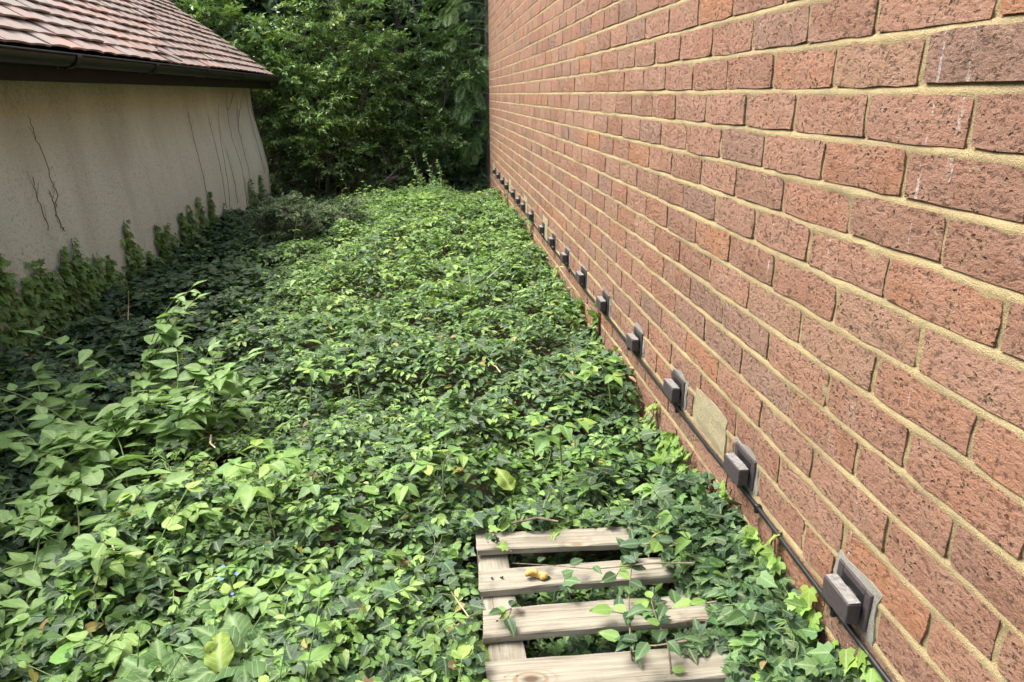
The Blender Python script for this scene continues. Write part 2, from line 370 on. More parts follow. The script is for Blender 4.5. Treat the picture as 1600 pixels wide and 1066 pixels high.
def fill(k, a, b):
    """bricks between a and b along course k, laid to the running bond"""
    off = 0.057 if k % 2 == 0 else 0.172
    z = ZL+(k+0.5)*COURSE
    js = [a] + [v for v in off+BRICK*np.arange(-8, 42)+rng.normal(0, 0.006, 50) if a+0.045 < v < b-0.045] + [b]
    for p, q in zip(js[:-1], js[1:]):
        bricks.append(((p+q)/2, z+rng.normal(0, 0.0012), (q-p-0.0085)/(BRICK-0.010)))
for k in range(K0, K1):
    if k == VENT_K:
        cuts = sorted([(y-0.064, y+0.064) for y in vent_y]+[(y-0.118, y+0.118) for y in patch_y[:1]]+[(y-0.11, y+0.11) for y in patch_y[1:]])
        a = Y0
        for lo, hi in cuts:
            if lo > a+0.03: fill(k, a, lo)
            a = max(a, hi)
        fill(k, a, Y1)
    else: fill(k, Y0, Y1)
bricks = np.array(bricks)
def screen_area(P0, P1, P2, P3):
    p = project(np.stack([P0, P1, P2, P3], 0))                      # 4,n,2
    p = np.nan_to_num(p, nan=-5000.0)
    pc = np.stack([np.clip(p[..., 0], 0, 1600), np.clip(p[..., 1], 0, 1066)], -1)
    x, y = pc[..., 0], pc[..., 1]
    return 0.5*np.abs(sum(x[i]*y[(i+1) % 4]-x[(i+1) % 4]*y[i] for i in range(4)))
hl = bricks[:, 2]*(BRICK-0.01)/2; hz = np.full(len(bricks), 0.031); wx = np.full(len(bricks), WX)
cr = [np.stack([wx, bricks[:, 0]+a*hl, bricks[:, 1]+b*hz], 1) for a, b in ((-1, -1), (1, -1), (1, 1), (-1, 1))]
order = np.argsort(-screen_area(*cr))
var_mesh = []
for V, Q, c, _ in variants:
    me = make_mesh('brick', V, Q, cols=np.tile(c, (len(V), 1)), smooth=False); me.materials.append(M['brick']); var_mesh.append(me)
for idx in order[:300]:
    y, z, s = bricks[idx]
    o = bpy.data.objects.new('brick', var_mesh[rng.integers(len(var_mesh))]); col.objects.link(o); o.parent = wall
    o.location = (rng.normal(-0.0002, 0.0004), y-4.0, z); fl = rng.choice([1, -1])
    o.scale = (1, s, 1); o.rotation_euler = (math.pi if fl < 0 else 0, 0, rng.normal(0, 0.004))
mb = MB()
for idx in order[300:]:
    y, z, s = bricks[idx]; V, Q, c, _ = variants[rng.integers(len(variants))]
    mb.add(V*np.array([1, s, 1])+np.array([rng.normal(-0.0002, 0.0004), y-4.0, z]), Q=Q, c=c)
tag(mb.build('bricks', M['brick'], wall, smooth=False), 'remaining bricks of the wall', kind='stuff')
# mortar: weather-struck bed joints (recessed under the upper brick, flush on the lower one), rough perpends
ys = np.arange(Y0, Y1+1e-6, 0.026); rows, zz = [], []
for k in range(K0, K1):
    zb = ZL+k*COURSE
    for dz, dep in ((-0.0062, 0.0003), (-0.0020, 0.0008), (0.0030, 0.0028), (0.0056, 0.0060), (0.013, 0.0036), (0.036, 0.0033), (0.060, 0.0036)):
        zz.append(zb+dz); rows.append(dep)
Yg, Zg = np.meshgrid(ys, np.array(zz)); D = np.array(rows)[:, None]
wob = (vnoise(Yg*9, Zg*40, 21)-0.5)*0.006
Xg = D+0.0028*(vnoise(Yg*24, Zg*60, 22)-0.5)-0.0035*sstep(0.86, 0.99, vnoise(Yg*26, Zg*70, 23))
n_, m_ = Yg.shape; i = np.arange(n_-1)[:, None]*m_; j = np.arange(m_-1)[None]
Q = np.stack([i+j, i+m_+j, i+m_+j+1, i+j+1], -1).reshape(-1, 4)
link('mortar', make_mesh('mortar', np.stack([Xg, Yg-4.0, Zg+wob*0.35], -1).reshape(-1, 3), Q), M['mortar'], wall)
mb = MB(); mb.box((0.02, Y0-4.0+0.01, ZL+K0*COURSE), (0.35, Y1-4.0-0.012, ZL+K1*COURSE)); mb.build('masonry_core', M['dark'], wall, smooth=False)
# pale cement patches let into the vent course
def rough_slab(yc, zc, ly, lz, x0, x1, jit=0.003, n=5):
    ys_ = np.linspace(-ly/2, ly/2, n); zs_ = np.linspace(-lz/2, lz/2, n); Y, Z = np.meshgrid(ys_, zs_)
    e = (np.abs(Y) > ly/2-1e-6) | (np.abs(Z) > lz/2-1e-6)
    X = np.where(e, x0+0.0025, x0)+rng.normal(0, 0.0005, Y.shape)
    Y = Y+np.where(e, rng.normal(0, jit, Y.shape), 0); Z = Z+np.where(e, rng.normal(0, jit, Y.shape), 0)
    V = np.stack([X, Y+yc, Z+zc], -1).reshape(-1, 3)
    i = np.arange(n-1)[:, None]*n; j = np.arange(n-1)[None]
    Q = np.stack([i+j, i+n+j, i+n+j+1, i+j+1], -1).reshape(-1, 4)
    ring = list(range(n))+[n*k+n-1 for k in range(1, n)]+[n*(n-1)+k for k in range(n-2, -1, -1)]+[n*k for k in range(n-2, 0, -1)]
    bk = V[ring].copy(); bk[:, 0] = x1; m = len(ring)
    Qs = np.array([[ring[k], ring[(k+1) % m], len(V)+(k+1) % m, len(V)+k] for k in range(m)])
    return np.vstack([V, bk]), np.vstack([Q, Qs])
vz = ZL+(VENT_K+0.5)*COURSE+0.006
for q, y in enumerate(patch_y):
    ly = 0.205 if q == 0 else 0.19; lz = 0.098 if q == 0 else 0.15
    V, Q = rough_slab(y-4.0, vz+(0.008 if q == 0 else 0.0), ly, lz, -0.0032, 0.02, 0.0015)
    mb = MB(); mb.add(V, Q=Q); tag(mb.build('cement_patch', M['patch'], wall, smooth=False), 'pale smooth cement patch in the vent course')

# damp vents: mortar surround, ceramic plate whose opening is filled black for shade, dusty hood standing off it
ordn = ['first', 'second', 'third', 'fourth', 'fifth', 'sixth', 'seventh', 'eighth', 'ninth', 'tenth', 'eleventh', 'twelfth', 'thirteenth', 'fourteenth', 'fifteenth', 'sixteenth', 'seventeenth', 'eighteenth', 'nineteenth', 'twentieth', 'twenty-first', 'twenty-second', 'twenty-third']
def box_bevel(lo, hi, b):
    lo, hi = np.array(lo), np.array(hi); V = []; c = (lo+hi)/2; h = (hi-lo)/2
    for sx in (-1, 1):
        for sy in (-1, 1):
            for sz in (-1, 1):
                for ax in range(3):
                    p = h-b; p[ax] = h[ax]; V.append(c+p*np.array([sx, sy, sz]))
    import bmesh
    bm = bmesh.new(); [bm.verts.new(v) for v in V]; bmesh.ops.convex_hull(bm, input=bm.verts)
    bm.verts.index_update()
    Vn = np.array([v.co[:] for v in bm.verts]); T = [[v.index for v in f.verts] for f in bm.faces]; bm.free()
    return Vn, [t for t in T if len(t) == 3], [t for t in T if len(t) == 4]
for q, y in enumerate(vent_y):
    g = empty('wall_vent', (WX, y, vz), 'brown ceramic hooded damp vent, %s along the brick wall counting from the pallet' % ordn[q], 'vent', 'ceramic vents along the brick wall')
    g.rotation_euler = (rng.normal(0, 0.02), 0, rng.normal(0, 0.02))
    V, Q = rough_slab(0, 0, 0.122, 0.092, -0.0022, 0.02, 0.004); mb = MB(); mb.add(V, Q=Q); mb.build('cement_surround', M['cement'], g, smooth=False)
    mb = MB()
    for lo, hi in (((-0.0050, -0.048, -0.035), (0.012, -0.032, 0.035)), ((-0.0050, 0.032, -0.035), (0.012, 0.048, 0.035)),
                   ((-0.0048, -0.0318, 0.022), (0.012, 0.0318, 0.0348)), ((-0.0048, -0.0318, -0.0348), (0.012, 0.0318, -0.022))):
        V, T, Qd = box_bevel(lo, hi, 0.0012); mb.add(V, T=T, Q=Qd if Qd else None)
    mb.build('back_plate', M['vent'], g, smooth=False)
    mb = MB(); mb.box((-0.0042, -0.0316, -0.0218), (-0.001, 0.0316, 0.0218)); mb.build('slot_shade', M['black'], g, smooth=False)  # black block painting in the shade of the gap behind the hood
    V, T, Qd = box_bevel((-0.033, -0.038, -0.026), (-0.010, 0.038, 0.012), 0.0014)
    mb = MB(); mb.add(V, T=T, Q=Qd if Qd else None)
    V, T, Qd = box_bevel((-0.013, -0.012, -0.020), (0.004, 0.012, 0.008), 0.001); mb.add(V, T=T, Q=Qd if Qd else None)
    hood = mb.build('hood', M['vent'], g, smooth=False)
    n = 7; ysv = np.linspace(-0.0365, 0.0365, n); top = MB()
    V = np.array([[x, yy+rng.normal(0, 0.0008), 0.0140+rng.normal(0, 0.0005)] for x in (-0.0315, -0.022, -0.0115) for yy in ysv])
    top.add(V, Q=[[a*n+b, a*n+b+1, (a+1)*n+b+1, (a+1)*n+b] for a in range(2) for b in range(n-1)]); top.build('dust_crust', M['ventdust'], hood)

# cable clipped below the vents
cab = [(1470, 1168), (1390, 1066), (1300, 945), (1240, 868), (1185, 794), (1120, 716), (1060, 640), (1020, 588), (985, 541), (950, 497), (915, 455), (890, 421), (870, 397), (850, 373), (835, 350), (822, 334), (808, 318), (796, 300), (786, 288)]
P = np.array([on_x(u, v, WX-0.008) for u, v in cab]); P[:, 0] = WX-0.008+rng.normal(0, 0.0012, len(P))
t = np.linspace(0, len(P)-1, 150); P2 = np.stack([np.interp(t, np.arange(len(P)), P[:, k]) for k in range(3)], 1)
for _ in range(6): P2[1:-1] = (P2[:-2]+2*P2[1:-1]+P2[2:])/4
cable = empty('cable', tuple(P2[0]), 'thin black cable running along the brick wall under the vents', 'cable')
mb = MB(); mb.tube(local(P2, cable), 0.0042, 7); mb.build('cord', M['black'], cable)
mb = MB(); mb.tube(local(P2+np.array([0.002, 0, -0.0075]), cable), 0.0027, 6); mb.build('cord', M['black'], cable)
for u, v in ((1185, 793), (985, 541), (1304, 947), (1060, 640), (890, 421)):
    c = on_x(u, v, WX-0.008); k = int(np.argmin(np.linalg.norm(P2-c, axis=1))); c = P2[k]
    mb = MB(); V, T, Qd = box_bevel((c[0]-0.0075, c[1]-0.005, c[2]-0.013), (WX, c[1]+0.005, c[2]+0.007), 0.003); mb.add(local(V, cable), T=T, Q=Qd if Qd else None)
    mb.tube(local(np.array([[c[0]-0.006, c[1], c[2]+0.005], [c[0]-0.0105, c[1], c[2]+0.005]]), cable), 0.0035, 8)
    mb.build('clip', M['black'], cable)

# ---------------------------------------------------------------- garage: rendered wall, eaves, tiled roof
GX, GY1 = -1.85, 8.0
garage = empty('garage', (GX, 4.0, 0), 'low garage with beige roughcast wall and clay tiled roof', 'garage')
def wall_x(y, z):                             # the face bellies out towards its foot
    return GX+0.10*sstep(1.08, 0.35, z)*(0.65+0.35*sstep(5.5, 8.0, y))+0.012*(vnoise(np.asarray(y)*2.2, np.asarray(z)*2.2, 41)-0.5)
ys = np.concatenate([np.arange(-2.5, 8.0, 0.06), [8.0]]); zs = np.concatenate([np.arange(-0.3, 1.33, 0.04)])
Yg, Zg = np.meshgrid(ys, zs); Xg = wall_x(Yg, Zg); Yg = Yg+np.where(Yg > 7.97, 0.012*(vnoise(Zg*14, Zg*0, 43)-0.5), 0)
n_, m_ = Yg.shape; i = np.arange(n_-1)[:, None]*m_; j = np.arange(m_-1)[None]
Q = np.stack([i+j, i+j+1, i+m_+j+1, i+m_+j], -1).reshape(-1, 4); V = np.stack([Xg, Yg, Zg], -1).reshape(-1, 3)
edge = np.arange(n_)*m_+m_-1; bk = V[edge].copy(); bk[:, 0] = -6.0
Qe = np.array([[edge[k], len(V)+k, len(V)+k+1, edge[k+1]] for k in range(n_-1)])
link('rendered_wall', make_mesh('rendered_wall', local(np.vstack([V, bk]), garage), np.vstack([Q, Qe])), M['render'], garage)
PITCH = math.radians(36); EX, EZ = -1.612, 1.335     # lower edge of the tiles
RY1 = 8.22
mb = MB(); V = np.array([[-1.70, -2.5, 1.205], [-1.675, -2.5, 1.205], [-1.675, -2.5, 1.33], [-1.70, -2.5, 1.33]])
mb.box(local((-1.70, -2.5, 1.203), garage), local((-1.675, RY1-0.03, 1.335), garage)); mb.build('fascia', M['fascia'], garage, smooth=False)
mb = MB(); mb.box(local((-2.0, -2.5, 1.212), garage), local((-1.702, RY1-0.04, 1.222), garage)); mb.build('soffit', M['fascia'], garage, smooth=False)
mb = MB()                                             # gable infill and verge board
s_len = 3.4; ex2, ez2 = EX-math.cos(PITCH)*s_len, EZ+math.sin(PITCH)*s_len
gv = np.array([[-1.70, RY1-0.06, 1.205], [-1.70, RY1-0.06, EZ+0.02], [ex2, RY1-0.06, ez2-0.08], [ex2, RY1-0.06, 1.205]]); gb = gv+np.array([0, 0.03, 0])
mb.add(local(np.vstack([gv, gb]), garage), Q=[[0, 1, 2, 3], [4, 7, 6, 5], [0, 4, 5, 1], [1, 5, 6, 2], [2, 6, 7, 3], [0, 3, 7, 4]]); mb.build('gable_board', M['fascia'], garage, smooth=False)
def slope_pt(s, y, lift=0.0): return np.array([EX-math.cos(PITCH)*s+math.sin(PITCH)*lift, y, EZ+math.sin(PITCH)*s+math.cos(PITCH)*lift])
mb = MB(); q4 = [slope_pt(0.02, -2.5, -0.03), slope_pt(0.02, RY1-0.02, -0.03), slope_pt(s_len, RY1-0.02, -0.03), slope_pt(s_len, -2.5, -0.03)]
q5 = [p+np.array([-2.8, 0, -0.0]) for p in (slope_pt(s_len, -2.5, -0.03), slope_pt(s_len, RY1-0.02, -0.03))]
mb.add(local(np.array(q4+[np.array([2*ex2-EX, RY1-0.02, EZ]), np.array([2*ex2-EX, -2.5, EZ])]), garage), Q=[[0, 1, 2, 3], [3, 2, 4, 5]]); mb.build('roof_deck', M['fascia'], garage, smooth=False)
# gutter: half-round with a rolled front lip, unions and brackets
th = np.linspace(math.pi, 2*math.pi, 9); R = 0.052; gxc, gzc = -1.622, 1.318
prof = [(gxc+R*math.cos(a), gzc+R*math.sin(a)) for a in th]+[(gxc+(R-0.004)*math.cos(a), gzc+(R-0.004)*math.sin(a)) for a in th[::-1]]
def extrude(prof, y0, y1, mb, root):
    n = len(prof); V = [[x, y, z] for y in (y0, y1) for x, z in prof]
    mb.add(local(V, root), Q=[[k, (k+1) % n, n+(k+1) % n, n+k] for k in range(n)])
gut = MB(); extrude(prof, -2.5, RY1+0.02, gut, garage); gutter = gut.build('gutter', M['gutter'], garage)
mb = MB(); mb.tube(local(np.array([[gxc+R, -2.5, gzc], [gxc+R, RY1+0.02, gzc]]), garage), 0.0055, 6); mb.build('gutter_lip', M['gutter'], gutter)
mb = MB(); a = np.array([[gxc, RY1+0.02, gzc]]+[[x, RY1+0.02, z] for x, z in prof[:9]]); mb.add(local(a, garage), T=[[0, k, k+1] for k in range(1, 9)]); mb.build('end_cap', M['gutter'], gutter)
for u, v in ((105, 93), (232, 110), (315, 113), (372, 118)):
    y = on_x(u, v, gxc)[1]; mb = MB(); R2 = R+0.006; pr = [(gxc+R2*math.cos(a), gzc+R2*math.sin(a)) for a in th]+[(gxc+(R+0.001)*math.cos(a), gzc+(R+0.001)*math.sin(a)) for a in th[::-1]]
    extrude(pr, y-0.022, y+0.022, mb, garage); mb.box(local((gxc-R-0.02, y-0.016, gzc-0.06), garage), local((gxc-R+0.004, y+0.016, gzc+0.004), garage)); mb.build('gutter_bracket', M['gutter'], gutter)
# plain clay tiles
tp = np.array([(0.34, 0.20, 0.16), (0.31, 0.20, 0.16), (0.38, 0.20, 0.145), (0.28, 0.20, 0.17), (0.42, 0.20, 0.13), (0.33, 0.24, 0.19), (0.36, 0.235, 0.19), (0.30, 0.22, 0.17), (0.46, 0.21, 0.12), (0.22, 0.16, 0.13), (0.30, 0.27, 0.20), (0.27, 0.24, 0.20)])
TW, TL_, GA = 0.163, 0.20, 0.101
def tile_shape():
    n = 4; x = np.linspace(-TW/2, TW/2, n); cam_ = 0.004*(1-(2*x/TW)**2)
    V = []
    for s in (0.0, TL_):
        for lift, in ((0.0,), (0.009,)):
            V += [[s+rng.normal(0, 0.0015), xx, lift+c] for xx, c in zip(x, cam_)]
    V = np.array(V)                                    # s, y, lift ; rows: s0 bottom, s0 top, s1 bottom, s1 top
    Q = []
    for k in range(n-1): Q += [[n+k, n+k+1, 3*n+k+1, 3*n+k], [k, n+k, n+k+1, k+1], [k, k+1, 2*n+k+1, 2*n+k]]
    Q += [[0, 2*n, 3*n, n], [n-1, 2*n-1, 4*n-1, 3*n-1]]
    return V, np.array(Q)
def tile_xyz(V):                                       # tile-local: -s along slope up, tile lies flat (its own tilt by rotation)
    return np.stack([-V[:, 0], V[:, 1], V[:, 2]], 1)
tiles = []
for r in range(0, 32):
    for k in range(-2, 66):
        y = -2.5+(k+0.5*(r % 2))*(TW+0.003)+TW/2
        if -2.4 < y < RY1-0.06: tiles.append((r, y))
    yl = max(y for rr, y in tiles if rr == r)
tiles = np.array(tiles)
tilt = math.atan2(0.0145, GA)
c0 = np.stack([EX-math.cos(PITCH)*GA*tiles[:, 0], tiles[:, 1], EZ+math.sin(PITCH)*GA*tiles[:, 0]], 1)
du = np.array([-math.cos(PITCH)*GA, 0, math.sin(PITCH)*GA]); dv = np.array([0, TW/2, 0])
to = np.argsort(-screen_area(c0-dv, c0+dv, c0+dv+du, c0-dv+du))
tv = []
for k in range(24):
    V, Q = tile_shape(); V = tile_xyz(V); c = (tp[k % len(tp)]*0.34+np.array([0.15, 0.115, 0.10]))*U(0.8, 1.12); me = make_mesh('tile', V, Q, cols=np.tile(c, (len(V), 1)), smooth=False); me.materials.append(M['tile']); tv.append((V, Q, c, me))
def tile_mat(p):
    sag = 0.006*math.sin(p[1]*2.1)+rng.normal(0, 0.0018)
    return Matrix.Translation(Vector(p)+Vector((math.sin(PITCH), 0, math.cos(PITCH)))*(0.004+sag)) @ Matrix.Rotation(PITCH-tilt+rng.normal(0, 0.012), 4, 'Y') @ Matrix.Rotation(rng.normal(0, 0.012), 4, 'Z')
mb = MB()
base_m = Matrix.Translation(Vector(garage.location)).inverted()
for q, idx in enumerate(to):
    V, Q, c, me = tv[rng.integers(len(tv))]; mt = tile_mat(c0[idx])
    if q == 7 or False: pass
    if q < 300:
        o = bpy.data.objects.new('tile', me); col.objects.link(o); o.parent = garage; o.matrix_local = base_m @ mt
    else:
        A = np.array(base_m @ mt); mb.add(V @ A[:3, :3].T+A[:3, 3], Q=Q, c=c)
tag(mb.build('tiles', M['tile'], garage, smooth=False), 'remaining clay tiles of the roof', kind='stuff')
slip = on_x(277, 100, -1.60)                            # a slipped, broken tile over the gutter
V, Q, c, me = tv[7]; o = bpy.data.objects.new('tile', me); col.objects.link(o); o.parent = garage
o.matrix_local = base_m @ Matrix.Translation((-1.575, slip[1], 1.352)) @ Matrix.Rotation(PITCH-0.12, 4, 'Y') @ Matrix.Rotation(0.5, 4, 'Z'); o.scale = (0.75, 0.5, 1)
tag(o, 'slipped broken tile lying over the gutter')

# ---------------------------------------------------------------- leaf shapes
def strip_leaf(st, fold=0.16, droop=0.25, wave=0.0, seed=0):
    """st: (t, half width) stations from base to tip"""
    r = np.random.default_rng(seed); V, L = [], []
    for t, w in st:
        zc = -droop*t*t
        for s in (-1, 0, 1):
            V.append([s*w, t, zc+fold*abs(s)*w*2.0+wave*r.normal()*abs(s)]); L.append([s*w, t])
    T = []
    for k in range(len(st)-1):
        a, b = 3*k, 3*(k+1)
        for s in (0, 1): T += [[a+s, a+s+1, b+s+1], [a+s, b+s+1, b+s]]
    return np.array(V, float), np.array(T), np.array(L, float)
def fan_leaf(half, center=(0, 0.33), cup=0.22, droop=0.2):
    pts = [(x, y) for x, y in half]+[(-x, y) for x, y in half[-2:0:-1]]
    V = [[center[0], center[1], 0]]+[[x, y, 0] for x, y in pts]; V = np.array(V, float)
    V[:, 2] = -cup*np.abs(V[:, 0])**1.4-droop*np.maximum(V[:, 1]-0.3, 0)**2+0.05*np.sin(V[:, 1]*9)*np.abs(V[:, 0])
    n = len(pts); T = np.array([[0, 1+k, 1+(k+1) % n] for k in range(n)])[:, ::-1]
    L = V[:, :2].copy(); return V, T, L
ovate = [(0, 0.015), (0.20, 0.25), (0.48, 0.28), (0.78, 0.14), (1.0, 0.0)]
T_ivy = [fan_leaf([(0, 0.02), (0.17, -0.13), (0.34, -0.10), (0.50, 0.04), (0.34, 0.22), (0.50, 0.50), (0.22, 0.52), (0.12, 0.78), (0, 1.0)], cup=c, droop=d) for c, d in ((0.25, 0.2), (-0.12, 0.3), (0.4, 0.1))]
T_ivy.append(fan_leaf([(0, 0.02), (0.20, -0.10), (0.42, 0.05), (0.33, 0.32), (0.38, 0.46), (0.14, 0.72), (0, 1.0)], cup=0.3, droop=0.25))
T_ov = [strip_leaf(ovate, f, d, 0.012, k) for k, (f, d) in enumerate(((0.12, 0.2), (0.28, 0.35), (0.05, 0.1)))]
T_lan = [strip_leaf([(0, 0.012), (0.13, 0.18), (0.32, 0.25), (0.55, 0.19), (0.80, 0.07), (1, 0)], f, d, 0.008, k) for k, (f, d) in enumerate(((0.14, 0.10), (0.22, 0.2), (0.05, 0.04)))]
T_big = [strip_leaf([(0, 0.03), (0.1, 0.12), (0.25, 0.24), (0.45, 0.29), (0.65, 0.25), (0.84, 0.13), (1, 0)], f, d, 0.03, k+9) for k, (f, d) in enumerate(((0.2, 0.45), (0.1, 0.25), (0.3, 0.6)))]
def crinkle_leaf(seed, fold, droop, rows=9, cols=5, amp=0.05):
    r = np.random.default_rng(seed); V, L, T = [], [], []
    for i in range(rows):
        t = i/(rows-1); wd = 0.30*math.sin(math.pi*min(1, 0.04+0.96*t)**0.8)**0.75*(1+0.10*r.normal())+0.012*(1-t)
        if i == rows-1: wd = 0.0
        for j in range(cols):
            a = -1+2*j/(cols-1); z = -droop*t*t+fold*abs(a)*wd*2+amp*r.normal()*(0.4+abs(a))*min(1, wd*6)-0.10*abs(a)**3*wd*3
            V.append([a*wd, t+0.02*r.normal()*abs(a), z]); L.append([a*wd, t])
    for i in range(rows-1):
        for j in range(cols-1):
            k = i*cols+j; T += [[k, k+1, k+cols+1], [k, k+cols+1, k+cols]]
    return np.array(V), np.array(T), np.array(L)
T_big = [crinkle_leaf(k+3, f, d) for k, (f, d) in enumerate(((0.22, 0.5), (0.10, 0.3), (0.3, 0.75), (0.15, 0.2)))]
T_small = [strip_leaf([(0, 0.02), (0.35, 0.24), (0.7, 0.19), (1, 0)], f, d, 0, k) for k, (f, d) in enumerate(((0.2, 0.2), (0.05, 0.35)))]
def tiny_leaf(wd=0.24, fold=0.18, droop=0.15):
    V = np.array([[0, 0, 0], [-wd, 0.42, fold*wd], [0, 0.45, -droop*0.2], [wd, 0.42, fold*wd], [0, 1, -droop]], float)
    return V, np.array([[0, 2, 1], [0, 3, 2], [1, 2, 4], [2, 3, 4]]), V[:, :2].copy()
T_tiny = [tiny_leaf(), tiny_leaf(0.2, 0.4, 0.3), tiny_leaf(0.27, 0.05, 0.2)]
T_ivyfar = [fan_leaf([(0, 0.0), (0.44, 0.0), (0.33, 0.24), (0.47, 0.5), (0, 1.0)], cup=c, droop=0.2) for c in (0.3, -0.1)]
T_nar = [strip_leaf([(0, 0.01), (0.3, 0.075), (0.7, 0.05), (1, 0)], 0.1, 0.3)]
T_blade = [strip_leaf([(0, 0.018), (0.25, 0.026), (0.55, 0.022), (0.8, 0.014), (1, 0)], 0.2, 0.45)]
def frond(pairs, wid, lean, tipw=0.35, droop=0.3):
    """flat pinnate spray: narrow leaflets either side of an axis"""
    V, T, L = [], [], []
    def q(a, b, w):
        a, b = np.array(a), np.array(b); t = b-a; nn = np.array([-t[1], t[0], 0])/(np.linalg.norm(t)+1e-9)*w; k = len(V)
        m = a+0.45*t
        for p in (a, m+nn, b, m-nn): V.append([p[0], p[1], -droop*p[1]**2-0.35*abs(p[0])**1.5]); L.append([0.3, p[1]])
        T.extend([[k, k+2, k+1], [k, k+3, k+2]])
    q((0, 0, 0), (0, 1, 0), 0.012)
    for k in range(pairs):
        t = 0.10+0.86*k/pairs; ln = wid*math.sin(math.pi*min(1, 0.22+0.78*(k/pairs)))**0.8+0.04
        for s in (-1, 1): q((0, t, 0), (s*ln*math.cos(lean), t+ln*math.sin(lean), 0), tipw*0.08)
    return np.array(V), np.array(T), np.array(L)
T_fern = frond(15, 0.24, 0.25, 0.42, 0.5)
T_con = frond(11, 0.28, 0.75, 0.15, 0.35)

def rand_dirs(n, el=0.0, sd=0.35):
    a = U(0, 2*math.pi, n); p = rng.normal(el, sd, n); return np.stack([np.cos(a)*np.cos(p), np.sin(a)*np.cos(p), np.sin(p)], 1)
def up_normals(n, sd): v = np.stack([rng.normal(0, sd, n), rng.normal(0, sd, n), np.ones(n)], 1); return v/np.linalg.norm(v, axis=1, keepdims=True)
def mixcol(a, b, t, jit=0.12):
    t = np.asarray(t)[:, None]; c = np.array(a)*(1-t)+np.array(b)*t
    return np.clip(c*np.exp(rng.normal(0, jit, (len(c), 1)))*np.exp(rng.normal(0, jit*0.35, c.shape)), 0.004, 0.9)
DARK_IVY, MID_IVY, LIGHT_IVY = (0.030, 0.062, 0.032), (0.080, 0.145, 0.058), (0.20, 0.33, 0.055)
SOFT_D, SOFT_M, SOFT_L = (0.075, 0.148, 0.042), (0.155, 0.28, 0.07), (0.275, 0.415, 0.11)

# ---------------------------------------------------------------- the carpet of ivy and creepers
def pal_edge(y): return 0.425+0.085*sstep(1.40, 1.18, y)+0.05*(vnoise(np.asarray(y)*17, np.asarray(y)*0, 71)-0.5)
def pal_zone(x, y):                           # 1 over the open slats of the pallet
    bx = pal_edge(y); return sstep(0.035, 0.07, x)*(1-sstep(bx-0.03, bx+0.08, x))*(1-sstep(1.44, 1.475, y))
def canopy(x, y):
    base = 0.135+0.05*sstep(-1.2, -0.2, x)+0.02*sstep(0.15, 0.5, x)*(1-0.5*sstep(6, 8.5, y))
    mound = 0.07*np.exp(-((x+0.15)/0.75)**2)*sstep(2.6, 4.2, y)*(1-sstep(6.0, 7.6, y))
    nz = 0.12*(vnoise(x*3.1, y*3.1, 51)-0.5)+0.10*(vnoise(x*7.5, y*7.5, 52)-0.5)+0.06*(vnoise(x*16, y*16, 53)-0.5)
    return soil_h(x, y)+np.maximum(base+mound+nz+0.02*sstep(-1.55, -1.76, x), 0.03)*(1-0.35*sstep(7.2, 9, y))
def bright_zone(x, y):                        # where soft creepers outgrow the ivy
    v = 0.55*vnoise(x*1.7+3, y*1.3, 61)+0.45*vnoise(x*4.1, y*3.6, 62)
    edge = sstep(-1.35, -0.55, x+0.10*np.sin(y*1.7))
    return np.clip(edge*(0.30+1.2*v)*(0.8+0.7*sstep(2.8, 4.0, y)), 0, 1)
def carpet_points(n, ymin=0.55, ymax=9.4, near=1.0):
    t = U(0, 1, n)**near; y = ymin+(ymax-ymin)*t; x = U(-1.83, 0.65, n)
    keep = (x > -0.62*y-0.55) & (x < 0.66)
    return x[keep], y[keep]
def carpet(name, label, tpls, n, sel, size, colf, mat, tilt=0.42, lift=(0.0, 0.02), near=1.25, lod=(1.9, 3.2), far=None):
    far = far or (T_small, T_tiny)
    x, y = carpet_points(n, near=near); k = sel(x, y) > U(0, 1, len(x)); x, y = x[k], y[k]
    m = len(x); z = canopy(x, y)-np.abs(rng.normal(lift[0], lift[1], m))
    pz = pal_zone(x, y); z = np.where(pz > 0.5, np.minimum(z, 0.085)-U(0, 0.04, m), z)
    d = rand_dirs(m, -0.05, 0.22); nr = up_normals(m, tilt); sz = size(x, y, m); cc = colf(x, y, z, m)
    mb = MB(); band = np.where(y < lod[0], 0, np.where(y < lod[1], 1, 2)); sets = (tpls,)+far; pick = rng.integers(60, size=m)
    for q, tp_, in [(bq, tq) for bq in range(3) for tq in range(len(sets[bq]))]:
        s = (band == q) & (pick % len(sets[q]) == tp_); tp_ = sets[q][tp_]; mb.leaves(tp_, np.stack([x, y, z], 1)[s], d[s], nr[s], sz[s], cc[s], U(0.85, 1.15, int(s.sum())))
    return tag(mb.build(name, mat), label, 'ground cover', kind='stuff')
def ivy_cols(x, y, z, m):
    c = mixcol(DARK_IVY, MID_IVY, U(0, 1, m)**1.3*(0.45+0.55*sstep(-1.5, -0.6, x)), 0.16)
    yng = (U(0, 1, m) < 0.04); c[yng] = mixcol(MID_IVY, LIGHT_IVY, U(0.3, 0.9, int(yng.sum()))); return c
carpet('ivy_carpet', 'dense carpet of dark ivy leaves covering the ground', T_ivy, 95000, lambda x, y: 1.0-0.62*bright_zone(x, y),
       lambda x, y, m: U(0.020, 0.044, m)*(1+0.15*sstep(-0.6, -1.4, x))*(0.75+0.5*vnoise(x*3, y*3, 97)), ivy_cols, M['ivy'], 0.46, (0.016, 0.028), 1.7, (2.4, 2.4), (T_ivyfar, T_ivyfar))
